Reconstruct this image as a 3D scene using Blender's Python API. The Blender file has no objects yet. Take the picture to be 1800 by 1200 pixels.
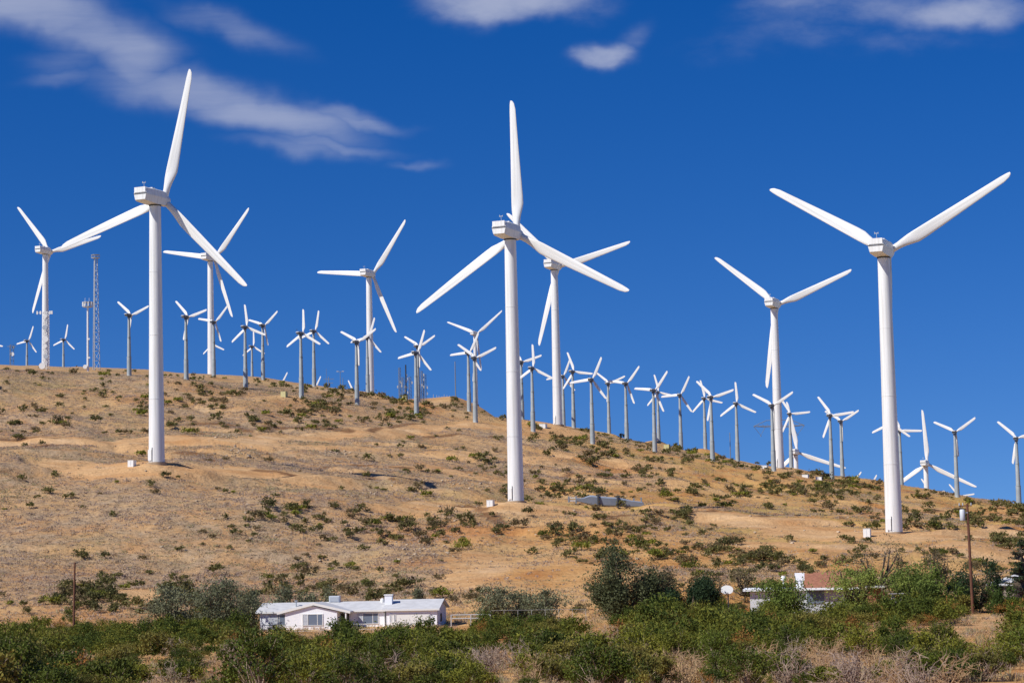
import bpy, math, random
import numpy as np
from mathutils import Vector, Matrix
R = math.radians
SC = bpy.context.scene
COL = SC.collection
rng = np.random.default_rng(7)
random.seed(7)

# ---------------------------------------------------------------- camera
F, PITCH, ROLL = 3700.0, math.atan(342/3700), 0.022
fw = Vector((0, math.cos(PITCH), math.sin(PITCH)))
r0, u0 = Vector((1, 0, 0)), Vector((0, -math.sin(PITCH), math.cos(PITCH)))
cr = r0*math.cos(ROLL) - u0*math.sin(ROLL)
cu = u0*math.cos(ROLL) + r0*math.sin(ROLL)
cd = bpy.data.cameras.new('camera'); cam = bpy.data.objects.new('camera', cd); COL.objects.link(cam)
cam.matrix_world = Matrix(((cr.x, cu.x, -fw.x, 0), (cr.y, cu.y, -fw.y, 0), (cr.z, cu.z, -fw.z, 0), (0, 0, 0, 1)))
cd.lens = 36*F/1800; cd.sensor_width = 36; cd.clip_start = 1; cd.clip_end = 30000
SC.camera = cam

# ---------------------------------------------------------------- sky and sun
SUN_AZ, SUN_EL = 236.0, 43.0            # degrees from +Y towards +X; the sun stands behind and left of the camera
world = bpy.data.worlds.new('World'); SC.world = world; world.use_nodes = True
wt = world.node_tree; wt.nodes.clear()
def WN(t, **k):
    n = wt.nodes.new(t)
    for a, v in k.items(): setattr(n, a, v)
    return n
def WL(a, b): wt.links.new(a, b)
sky = WN('ShaderNodeTexSky', sky_type='NISHITA', sun_disc=False)
sky.sun_elevation = R(SUN_EL); sky.sun_rotation = R(SUN_AZ)
sky.altitude = 900; sky.air_density = 1.0; sky.dust_density = 0.15; sky.ozone_density = 4.0
tc0 = WN('ShaderNodeTexCoord'); lift = WN('ShaderNodeVectorMath', operation='ADD'); WL(tc0.outputs['Generated'], lift.inputs[0]); lift.inputs[1].default_value = (0, 0, .135)
WL(lift.outputs[0], sky.inputs[0])
hs = WN('ShaderNodeHueSaturation'); hs.inputs['Saturation'].default_value = 1.38; hs.inputs['Hue'].default_value = 0.517
WL(sky.outputs[0], hs.inputs['Color'])
bg_sky = WN('ShaderNodeBackground'); WL(hs.outputs[0], bg_sky.inputs[0]); bg_sky.inputs[1].default_value = 0.104
bg_cl = WN('ShaderNodeBackground'); bg_cl.inputs[0].default_value = (0.50, 0.54, 0.68, 1); bg_cl.inputs[1].default_value = 1.0
tc = WN('ShaderNodeTexCoord'); sep = WN('ShaderNodeSeparateXYZ'); WL(tc.outputs['Generated'], sep.inputs[0])
def WM(op, a, b=None, clamp=False):
    n = WN('ShaderNodeMath', operation=op, use_clamp=clamp)
    for i, v in enumerate((a, b)):
        if v is None: continue
        if isinstance(v, (int, float)): n.inputs[i].default_value = v
        else: WL(v, n.inputs[i])
    return n.outputs[0]
ys = WM('MAXIMUM', sep.outputs[1], 0.05)
cmb = WN('ShaderNodeCombineXYZ'); WL(WM('DIVIDE', sep.outputs[0], ys), cmb.inputs[0]); WL(WM('DIVIDE', sep.outputs[2], ys), cmb.inputs[1])
def noise(vec, scale, sx, sy, rot, detail=6, rough=.55):
    m = WN('ShaderNodeMapping'); m.inputs['Rotation'].default_value = (0, 0, rot); m.inputs['Scale'].default_value = (sx, sy, 1)
    WL(vec, m.inputs[0]); n = WN('ShaderNodeTexNoise'); n.inputs['Scale'].default_value = scale
    n.inputs['Detail'].default_value = detail; n.inputs['Roughness'].default_value = rough; WL(m.outputs[0], n.inputs[0]); return n.outputs[0]
warp = WN('ShaderNodeTexNoise'); warp.inputs['Scale'].default_value = 26; warp.inputs['Detail'].default_value = 4; WL(cmb.outputs[0], warp.inputs[0])
wsub = WN('ShaderNodeVectorMath', operation='SUBTRACT'); WL(warp.outputs['Color'], wsub.inputs[0]); wsub.inputs[1].default_value = (.5, .5, .5)
wscl = WN('ShaderNodeVectorMath', operation='SCALE'); WL(wsub.outputs[0], wscl.inputs[0]); wscl.inputs['Scale'].default_value = 0.022
wadd = WN('ShaderNodeVectorMath', operation='ADD'); WL(cmb.outputs[0], wadd.inputs[0]); WL(wscl.outputs[0], wadd.inputs[1])
def ray(px, py):
    v = fw*F + cr*(px-900) + cu*(600-py)
    return v/v.y
def cloud_blob(px, py, rx, ry, rot, k):        # an elliptical patch of sky, in directions of the world
    c = ray(px, py)
    m = WN('ShaderNodeMapping', vector_type='TEXTURE'); m.inputs['Location'].default_value = (c.x, c.z, 0)
    m.inputs['Rotation'].default_value = (0, 0, R(rot)); m.inputs['Scale'].default_value = (rx/F, ry/F, 1)
    WL(wadd.outputs[0], m.inputs[0])
    l = WN('ShaderNodeVectorMath', operation='LENGTH'); WL(m.outputs[0], l.inputs[0])
    r = WN('ShaderNodeMapRange', interpolation_type='SMOOTHSTEP'); WL(l.outputs['Value'], r.inputs[0])
    r.inputs[1].default_value = 1.25; r.inputs[2].default_value = 0.1; r.inputs[3].default_value = 0; r.inputs[4].default_value = k
    return r.outputs[0]
wisps = [(60, 20, 270, 62, -12, .95), (235, 85, 130, 95, -30, .8), (130, 110, 130, 40, 5, .45), (400, 50, 190, 38, -22, .6), (330, 165, 240, 58, -12, .85),
         (470, 210, 240, 50, -10, 1.0), (590, 205, 120, 22, -8, .7), (520, 262, 160, 24, -5, .6), (725, 285, 70, 14, -5, .5), (240, 125, 150, 60, -35, .75), (170, 60, 200, 70, -20, .8), (400, 185, 220, 60, -14, .8), (620, 215, 150, 20, -7, .7), (560, 255, 170, 22, -5, .65), (110, 140, 120, 26, 4, .5)]
puffs = [(890, 8, 205, 50, -1, 1.25), (1055, 103, 66, 34, 3, 1.1), (1110, 70, 60, 30, 40, .4), (1420, 12, 170, 34, -4, .6), (1690, 20, 190, 48, 4, .95),
         (1440, 60, 150, 46, -6, .42), (1560, 20, 330, 50, 0, .62), (1300, 70, 160, 50, 0, .26), (1580, 75, 200, 36, 0, .35), (1010, 20, 70, 40, 10, .5)]
def total(bl):
    o = None
    for b in bl:
        v = cloud_blob(*b); o = v if o is None else WM('MAXIMUM', o, v)
    return o
n_w = noise(cmb.outputs[0], 19, .38, 2.6, R(11), 10, .60); n_p = noise(cmb.outputs[0], 34, .8, 1.7, R(4), 9, .60)
def mr(v, a, b):
    r = WN('ShaderNodeMapRange'); WL(v, r.inputs[0]); r.inputs[1].default_value = a; r.inputs[2].default_value = b; return r.outputs[0]
def feather(mask, n, k):       # thin out towards the edges along the streaks of the noise
    v = WM('ADD', mask, WM('MULTIPLY', WM('SUBTRACT', n, .52), k)); r = WN('ShaderNodeMapRange', interpolation_type='SMOOTHSTEP'); WL(v, r.inputs[0]); r.inputs[1].default_value = -.1; r.inputs[2].default_value = 1.45
    return WM('MULTIPLY', r.outputs[0], mr(mask, 0, .75))
d1 = feather(total(wisps), n_w, 1.15); d2 = feather(total(puffs), n_p, 1.5)
dens = WM('MULTIPLY', WM('ADD', d1, d2, True), 0.70, True)
mixb = WN('ShaderNodeMixShader'); WL(dens, mixb.inputs[0]); WL(bg_sky.outputs[0], mixb.inputs[1]); WL(bg_cl.outputs[0], mixb.inputs[2])
wout = WN('ShaderNodeOutputWorld'); WL(mixb.outputs[0], wout.inputs[0])

sd = bpy.data.lights.new('sun', 'SUN'); sd.energy = 4.9; sd.angle = R(0.5); sd.color = (1, .955, .88)
sun = bpy.data.objects.new('sun', sd); COL.objects.link(sun)
sdir = Vector((math.sin(R(SUN_AZ))*math.cos(R(SUN_EL)), math.cos(R(SUN_AZ))*math.cos(R(SUN_EL)), math.sin(R(SUN_EL))))
sun.rotation_euler = sdir.to_track_quat('Z', 'Y').to_euler()
vs = SC.view_settings; vs.view_transform = 'Standard'; vs.look = 'None'; vs.gamma = 1; vs.use_curve_mapping = False; vs.exposure = 0.0

# ---------------------------------------------------------------- materials
def mat(name, col, rough=.6, metal=0, var=0.0, vscale=1.0, col2=None, transl=0, coords='Object', bump=0, bscale=20, spec=.3):
    m = bpy.data.materials.new(name); m.use_nodes = True; t = m.node_tree; b = t.nodes['Principled BSDF']
    b.inputs['Roughness'].default_value = rough; b.inputs['Metallic'].default_value = metal
    b.inputs['Specular IOR Level'].default_value = spec
    c4 = (*col, 1)
    src = None
    if col2 is not None or var:
        tcn = t.nodes.new('ShaderNodeTexCoord'); n = t.nodes.new('ShaderNodeTexNoise'); n.inputs['Scale'].default_value = vscale; n.inputs['Detail'].default_value = 5
        t.links.new(tcn.outputs[coords], n.inputs[0]); rp = t.nodes.new('ShaderNodeValToRGB')
        c2 = col2 if col2 is not None else tuple(x*(1-var) for x in col)
        rp.color_ramp.elements[0].position = .36; rp.color_ramp.elements[1].position = .64
        rp.color_ramp.elements[0].color = (*c2, 1); rp.color_ramp.elements[1].color = c4
        t.links.new(n.outputs[0], rp.inputs[0]); t.links.new(rp.outputs[0], b.inputs['Base Color']); src = rp.outputs[0]
    else: b.inputs['Base Color'].default_value = c4
    if bump:
        tcn = t.nodes.new('ShaderNodeTexCoord'); n = t.nodes.new('ShaderNodeTexNoise'); n.inputs['Scale'].default_value = bscale; n.inputs['Detail'].default_value = 4
        t.links.new(tcn.outputs['Object'], n.inputs[0]); bp = t.nodes.new('ShaderNodeBump'); bp.inputs['Strength'].default_value = bump
        t.links.new(n.outputs[0], bp.inputs['Height']); t.links.new(bp.outputs[0], b.inputs['Normal'])
    if transl:
        tr = t.nodes.new('ShaderNodeBsdfTranslucent'); mx = t.nodes.new('ShaderNodeMixShader'); mx.inputs[0].default_value = transl
        if src: t.links.new(src, tr.inputs[0])
        else: tr.inputs[0].default_value = c4
        out = t.nodes['Material Output']; t.links.new(b.outputs[0], mx.inputs[1]); t.links.new(tr.outputs[0], mx.inputs[2]); t.links.new(mx.outputs[0], out.inputs[0])
    return m
def leafmat(name, a, b, scale=.6):
    m = mat(name, a, rough=.65, col2=b, vscale=scale, transl=.22, spec=.12); t = m.node_tree
    n = [x for x in t.nodes if x.type == 'TEX_NOISE'][0]; rp = [x for x in t.nodes if x.type == 'VALTORGB'][0]; n.inputs['Detail'].default_value = 3
    oi = t.nodes.new('ShaderNodeObjectInfo'); ml = t.nodes.new('ShaderNodeMath'); ml.operation = 'MULTIPLY_ADD'; ml.inputs[1].default_value = .34; t.links.new(oi.outputs['Random'], ml.inputs[0])
    ad = t.nodes.new('ShaderNodeMath'); ad.operation = 'ADD'; ml.inputs[2].default_value = -.17; t.links.new(n.outputs[0], ad.inputs[0]); t.links.new(ml.outputs[0], ad.inputs[1]); t.links.new(ad.outputs[0], rp.inputs[0]); return m
M = dict(
    white=mat('turbine_white', (.80, .80, .78), .45, var=.07, vscale=.5), seam=mat('seam_dark', (.06, .06, .06), .7),
    grey=mat('galvanised_grey', (.42, .46, .46), .55, col2=(.33, .37, .38), vscale=.35, metal=.1), nac=mat('small_nacelle_grey', (.10, .11, .12), .6),
    lid=mat('small_nacelle_lid', (.58, .58, .56), .6), steel=mat('mast_steel', (.48, .51, .53), .5, metal=.3),
    msteel=mat('far_mast_steel', (.20, .23, .27), .6), wwhite=mat('house_white', (.88, .90, .93), .8, var=.04, vscale=.6),
    shingle=mat('white_shingle', (.60, .60, .60), .85, var=.14, vscale=1.4), brownroof=mat('brown_shingle', (.38, .165, .10), .9, var=.25, vscale=2.5),
    glass=mat('window_glass', (.16, .20, .27), .12, spec=.6), curtain=mat('window_curtain', (.52, .56, .62), .7, var=.2, vscale=4), dark=mat('dark_opening', (.04, .035, .03), .8),
    wood=mat('brown_pole_wood', (.17, .075, .045), .9, var=.3, vscale=3), can=mat('transformer_grey', (.60, .63, .66), .5), shadedblade=mat('stored_blade_shade_grey', (.24, .28, .35), .6, var=.12, vscale=.7),  # stored blade: grey shade painted into what would be white
    box=mat('cabinet_white', (.78, .78, .75), .6), yellow=mat('cabinet_yellow', (.55, .50, .24), .7), stucco=mat('house_cream', (.62, .50, .44), .85, var=.1, vscale=.8),
    fence=mat('fence_pale', (.50, .50, .48), .6), tabl=mat('bleached_wood', (.50, .48, .44), .8), rim=mat('hoop_orange', (.5, .12, .03), .5),
    rock=mat('pale_rock', (.58, .45, .31), .9, var=.35, vscale=.8), trunk=mat('tree_bark', (.16, .12, .085), .9, var=.3, vscale=3),
    twig=mat('dead_twig', (.42, .34, .25), .9, col2=(.27, .20, .14), vscale=1.2), twigy=mat('straw_twig', (.50, .34, .17), .9, col2=(.34, .22, .13), vscale=1.0), twigp=mat('pink_grey_twig', (.38, .28, .21), .9, col2=(.26, .19, .15), vscale=1.2),
    creo=leafmat('creosote_leaf', (.235, .235, .034), (.080, .100, .018), 3.2), creo2=leafmat('creosote_leaf_olive', (.275, .235, .050), (.115, .110, .030), 3.2), creo3=leafmat('creosote_leaf_deep', (.130, .160, .024), (.048, .070, .015), 3.2),
    rust=leafmat('rusty_leaf', (.36, .15, .04), (.20, .14, .04), 3),
    hill=leafmat('hill_shrub_leaf', (.185, .165, .055), (.095, .095, .034), 3), hill2=leafmat('hill_shrub_leaf_brown', (.25, .185, .09), (.13, .105, .05), 3), 
    tam=leafmat('tamarisk_leaf', (.265, .265, .150), (.150, .160, .090), .35), euc=leafmat('grey_tree_leaf', (.215, .220, .105), (.095, .108, .050), .35),
    dkt=leafmat('dark_tree_leaf', (.045, .075, .030), (.022, .042, .020), .4), brt=leafmat('bright_tree_leaf', (.27, .32, .07), (.13, .18, .04), .5), spt=leafmat('brown_tree_leaf', (.24, .185, .10), (.13, .11, .06), .5),
    brt2=leafmat('green_tree_leaf', (.15, .20, .04), (.06, .095, .022), .5), con=leafmat('conifer_leaf', (.055, .078, .035), (.028, .045, .022), .4),
    tuft=mat('grey_scrub', (.53, .41, .27), .95, col2=(.43, .33, .21), vscale=.05, spec=.05, transl=.4),
    straw=mat('straw_grass', (.55, .38, .18), .9, col2=(.40, .27, .13), vscale=.3, spec=.05, transl=.3), conc=mat('concrete', (.46, .34, .22), .9, var=.25, vscale=1.5),
    tuftg=mat('green_scrub', (.45, .40, .22), .95, col2=(.36, .32, .18), vscale=.05, spec=.05, transl=.4), tuftp=mat('mauve_scrub', (.53, .41, .31), .95, col2=(.43, .33, .25), vscale=.06, spec=.05, transl=.4))

tw_ = M['white'].node_tree; nz_ = [x for x in tw_.nodes if x.type == 'TEX_NOISE'][0]; mp_ = tw_.nodes.new('ShaderNodeMapping'); mp_.inputs['Scale'].default_value = (5, 5, .16)   # rain streaks run down the paint
tw_.links.new([x for x in tw_.nodes if x.type == 'TEX_COORD'][0].outputs['Object'], mp_.inputs[0]); tw_.links.new(mp_.outputs[0], nz_.inputs[0])
cr_ = [x for x in tw_.nodes if x.type == 'VALTORGB'][0].color_ramp; cr_.elements[0].color = (.66, .65, .61, 1); cr_.elements[0].position = .30; cr_.elements[1].position = .56

# ---------------------------------------------------------------- helpers
def tag(o, label=None, cat=None, group=None, kind=None):
    if label: o['label'] = label
    if cat: o['category'] = cat
    if group: o['group'] = group
    if kind: o['kind'] = kind
    return o
def link(o, parent=None):
    COL.objects.link(o)
    if parent: o.parent = parent
    return o
def empty(name, loc=(0, 0, 0), rz=0, s=1):
    o = bpy.data.objects.new(name, None); o.empty_display_size = .5; o.location = loc; o.rotation_euler = (0, 0, rz); o.scale = (s, s, s); return link(o)
def np_mesh(name, V, Fa, mats, mi=None, smooth=False):
    """V (n,3), Fa (m,k) equal-sized faces"""
    me = bpy.data.meshes.new(name); V = np.asarray(V, np.float32); Fa = np.asarray(Fa, np.int32); m, k = Fa.shape
    me.vertices.add(len(V)); me.vertices.foreach_set('co', V.ravel())
    me.loops.add(m*k); me.loops.foreach_set('vertex_index', Fa.ravel())
    me.polygons.add(m); me.polygons.foreach_set('loop_start', np.arange(0, m*k, k, dtype=np.int32)); me.polygons.foreach_set('loop_total', np.full(m, k, np.int32))
    for x in (mats if isinstance(mats, (list, tuple)) else [mats]): me.materials.append(x)
    if mi is not None: me.polygons.foreach_set('material_index', np.asarray(mi, np.int32))
    me.update(calc_edges=True)
    me.polygons.foreach_set('use_smooth', np.full(m, smooth)); return me
class MB:
    def __init__(s): s.v, s.f, s.sm = [], [], []
    def add(s, V, Fa, smooth=False):
        n = len(s.v); s.v += [tuple(p) for p in V]; s.f += [tuple(i+n for i in f) for f in Fa]; s.sm += [smooth]*len(Fa)
    def box(s, c, d, rz=0, M_=None):
        cx, cy, cz = c; x, y, z = d[0]/2, d[1]/2, d[2]/2; co, si = math.cos(rz), math.sin(rz)
        V = []
        for sx, sy, sz in ((-1,-1,-1),(1,-1,-1),(1,1,-1),(-1,1,-1),(-1,-1,1),(1,-1,1),(1,1,1),(-1,1,1)):
            a, b = sx*x, sy*y; V.append((cx+a*co-b*si, cy+a*si+b*co, cz+sz*z))
        s.add(V, [(0,3,2,1),(4,5,6,7),(0,1,5,4),(1,2,6,5),(2,3,7,6),(3,0,4,7)]); return s
    def tube(s, pts, rad, n=8, cap=True, smooth=True):
        pts = [Vector(p) for p in pts]; rad = rad if isinstance(rad, (list, tuple)) else [rad]*len(pts); V = []; Fa = []
        for i, p in enumerate(pts):
            d = (pts[min(i+1, len(pts)-1)]-pts[max(i-1, 0)]).normalized()
            a = d.orthogonal().normalized() if abs(d.z) < .999 else Vector((1, 0, 0)); 
            if i: a = (pa - d*pa.dot(d)).normalized()
            pa = a; b = d.cross(a)
            for k in range(n): V.append(p+(a*math.cos(2*math.pi*k/n)+b*math.sin(2*math.pi*k/n))*rad[i])
        for i in range(len(pts)-1):
            for k in range(n): Fa.append((i*n+k, i*n+(k+1)%n, (i+1)*n+(k+1)%n, (i+1)*n+k))
        s.add(V, Fa, smooth)
        if cap: s.add(V[:n], [tuple(range(n))[::-1]]); s.add(V[-n:], [tuple(range(n))])
        return s
    def loft(s, rings, smooth=True, cap=True):
        n = len(rings[0]); V = [p for r_ in rings for p in r_]; Fa = []
        for i in range(len(rings)-1):
            for k in range(n): Fa.append((i*n+k, i*n+(k+1)%n, (i+1)*n+(k+1)%n, (i+1)*n+k))
        s.add(V, Fa, smooth)
        if cap: s.add(rings[0], [tuple(range(n))[::-1]]); s.add(rings[-1], [tuple(range(n))])
        return s
    def build(s, name, m, parent=None):
        me = bpy.data.meshes.new(name); me.from_pydata(s.v, [], s.f); me.materials.append(m)
        me.polygons.foreach_set('use_smooth', s.sm); me.update()
        return link(bpy.data.objects.new(name, me), parent)

# ---------------------------------------------------------------- terrain
def P(px, py, D): return ray(px, py)*D
XS = np.array([-400, 0, 150, 276, 450, 650, 800, 900, 1050, 1200, 1350, 1570, 1700, 1800, 2300], float)
rows = []
def zrow(D, z): rows.append((D, ('z', z)))
def prow(D, keys): rows.append((D, ('p', keys)))
zrow(-80, -2.0); zrow(10, -2.4); zrow(60, -5.5); zrow(100, -7.7); zrow(125, -8.6); zrow(170, -9.5); zrow(215, -10.0); zrow(250, -10.1)
prow(275, [(0, 1062), (276, 1066), (650, 1068), (900, 1050), (1200, 1040), (1570, 1035), (1800, 1035)])
prow(330, [(0, 945), (276, 952), (450, 962), (650, 968), (900, 968), (1050, 962), (1200, 968), (1350, 972), (1570, 972), (1800, 965)])
prow(372, [(0, 850), (276, 860), (450, 873), (650, 890), (900, 908), (1050, 915), (1200, 925), (1350, 932), (1570, 938), (1800, 938)])
prow(398, [(0, 803), (276, 819), (450, 838), (650, 860), (900, 885), (1050, 893), (1200, 902), (1350, 913), (1570, 922), (1800, 927)])
prow(440, [(0, 776), (276, 790), (450, 806), (650, 826), (900, 852), (1200, 880), (1350, 893), (1570, 906), (1800, 918)])
prow(500, [(0, 735), (276, 748), (450, 762), (650, 780), (900, 812), (1200, 848), (1350, 870), (1570, 890), (1800, 908)])
prow(612, [(0, 655), (230, 664), (328, 672), (428, 686), (527, 700), (629, 713), (730, 732), (833, 743), (935, 760), (1039, 780), (1150, 796), (1252, 811), (1357, 828), (1462, 842), (1585, 861), (1681, 874), (1792, 890), (2000, 910)])
prow(700, [(0, 648), (230, 655), (370, 663), (463, 671), (554, 682), (642, 693), (735, 709), (826, 726), (919, 741), (1011, 754), (1101, 773), (1197, 791), (1297, 809), (1388, 825), (1481, 841), (1585, 858), (1681, 870), (1792, 888), (2000, 906)])
prow(890, [(0, 643), (80, 645), (370, 660), (470, 668), (560, 679), (655, 690), (735, 706), (800, 722), (900, 752), (1050, 800), (1200, 850), (1400, 900), (1600, 940), (1800, 950)])
prow(1050, [(0, 672), (300, 690), (650, 712), (740, 704), (800, 698), (845, 706), (890, 740), (950, 800), (1100, 930), (1250, 985), (1400, 996), (1800, 996)])
zrow(1500, -24); zrow(3000, -35); zrow(9000, -60)
KD = np.array([r_[0] for r_ in rows], float); KZ = []
for D, (k, v) in rows:
    if k == 'z': KZ.append(np.full(len(XS), v, float))
    else:
        kx = [a for a, b in v]; z = []
        for x in XS:
            py = np.interp(x, kx, [b for a, b in v]); z.append(ray(x, py).z*D)
        KZ.append(np.array(z))
KZ = np.array(KZ); KU = np.array([ray(x, 880).x for x in XS])
# slopes along D (limited), per column
h = np.diff(KD)[:, None]; dl = np.diff(KZ, axis=0)/h; KM = np.zeros_like(KZ)
KM[1:-1] = np.where(dl[:-1]*dl[1:] > 0, 2*dl[:-1]*dl[1:]/(dl[:-1]+dl[1:]+1e-9*np.sign(dl[:-1]+dl[1:]+1e-12)), 0); KM[0] = dl[0]; KM[-1] = dl[-1]
def base_z(X, Y):
    X = np.asarray(X, float); Y = np.asarray(Y, float); U = X/np.maximum(Y, 90)
    i = np.clip(np.searchsorted(KD, Y)-1, 0, len(KD)-2); hh = KD[i+1]-KD[i]; t = np.clip((Y-KD[i])/hh, 0, 1)
    j = np.clip(np.searchsorted(KU, U)-1, 0, len(KU)-2); s = np.clip((U-KU[j])/(KU[j+1]-KU[j]), 0, 1)
    g = lambda A, a: A[a, j]*(1-s)+A[a, j+1]*s
    z0, z1, m0, m1 = g(KZ, i), g(KZ, i+1), g(KM, i), g(KM, i+1)
    t2, t3 = t*t, t*t*t
    return (2*t3-3*t2+1)*z0+(t3-2*t2+t)*hh*m0+(-2*t3+3*t2)*z1+(t3-t2)*hh*m1
LAT = rng.random((256, 256))
def vn(x, y):
    xi, yi = np.floor(x).astype(int), np.floor(y).astype(int); fx, fy = x-xi, y-yi; fx = fx*fx*(3-2*fx); fy = fy*fy*(3-2*fy)
    a, b, c, d = LAT[xi % 256, yi % 256], LAT[(xi+1) % 256, yi % 256], LAT[xi % 256, (yi+1) % 256], LAT[(xi+1) % 256, (yi+1) % 256]
    return (a*(1-fx)+b*fx)*(1-fy)+(c*(1-fx)+d*fx)*fy
def fbm(x, y, o=4):
    s, a, t = 0, 1, 0
    for k in range(o): s = s+a*vn(x*2**k+17*k, y*2**k+31*k); t += a; a *= .5
    return s/t
def sstep(a, b, x): t = np.clip((x-a)/(b-a), 0, 1); return t*t*(3-2*t)
def rough_z(X, Y):
    hillw = sstep(255, 320, Y)*(1-sstep(2000, 3000, Y)*.5)
    crest = 1-.75*sstep(560, 640, Y)
    gul = 1-np.abs(2*fbm(X/38+.35*np.sin(Y/40), Y/95, 3)-1)*2       # gullies running down the slope
    z = -(np.clip(gul, .2, 1)-.2)*3.2*hillw*crest*(.35+.65*fbm(X/90+9, Y/90, 2)*1.3)
    z = z+(fbm(X/16, Y/16, 4)-.5)*1.6*hillw*crest + (fbm(X/4.2+50, Y/4.2, 3)-.5)*.55*(.3+.7*hillw)*(.5+.5*crest)
    # eroded benches: short steep banks
    b = fbm(X/55+3.1, Y/26+7.7, 3); st = sstep(.50, .54, b)-.5
    z = z+st*1.0*hillw*crest*sstep(300, 340, Y)*(1-sstep(540, 600, Y))
    return z+(fbm(X/30, Y/30+40, 3)-.5)*1.0*(1-hillw)
def raw_z(X, Y): return base_z(X, Y)+rough_z(X, Y)
fix = []      # (X, Y, z, sigma): where a thing stands, the ground comes to its foot
def ground_at(px, py, D, sig=6):
    p = P(px, py, D); fix.append((p.x, p.y, p.z, sig)); return p

# ---------------------------------------------------------------- where the turbines stand (tips read from the photograph)
YAW = R(26); HB, LB, OB = 50.0, 25.5, 3.0; HS, LS, OS = 18.3, 6.9, 1.25
BIG = [  # hub x, y, foot y (None: hidden behind the ridge, use distance), distance, tips, label
 (289, 353, 819, None, [(328,118),(105,432),(435,510)], 'tall white wind turbine on the left slope, blade tip in the cirrus cloud'),
 (909, 412, 885, None, [(901,172),(738,548),(1098,522)], 'tall white wind turbine in the middle of the slope, left of the stored grey blade'),
 (1561, 443, 938, None, [(1350,330),(1776,324)], 'tall white wind turbine nearest the right edge, two blades raised in a wide V'),
 (88, 443, None, 835, [(20,360),(186,418),(58,550)], 'white wind turbine far left on the skyline, rising behind the dish-covered mast'),
 (377, 455, None, 842, [(436,364),(287,441),(408,560)], 'distant white wind turbine on the skyline just right of the tall left turbine'),
 (655, 483, None, 822, [(716,388),(551,478),(698,584)], 'distant white wind turbine on the skyline with one blade pointing level to the left'),
 (981, 469, 750, None, [(888,370),(1108,430),(947,606)], 'white wind turbine on the ridge partly behind the blade of the middle tall turbine'),
 (1366, 536, 825, None, [(1258,449),(1494,480),(1346,680)], 'white wind turbine on the right-hand ridge behind a small grey-towered one'),
 (838, 587, 712, 'k', [(784,569),(885,550)], 'white turbine on the sandy knoll, blades spread behind two small grey-towered ones'),
 (1630, 815, None, 990, [(1623,722),(1716,858)], 'white wind turbine sunk behind the ridge right of the nearest right tower'),
 (1402, 795, None, 1030, [(1389.5,747),(1478,827)], 'white wind turbine mostly hidden by the ridge, long blade lying low to the right'),
]
FR = 'front row on the ridge'
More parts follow.
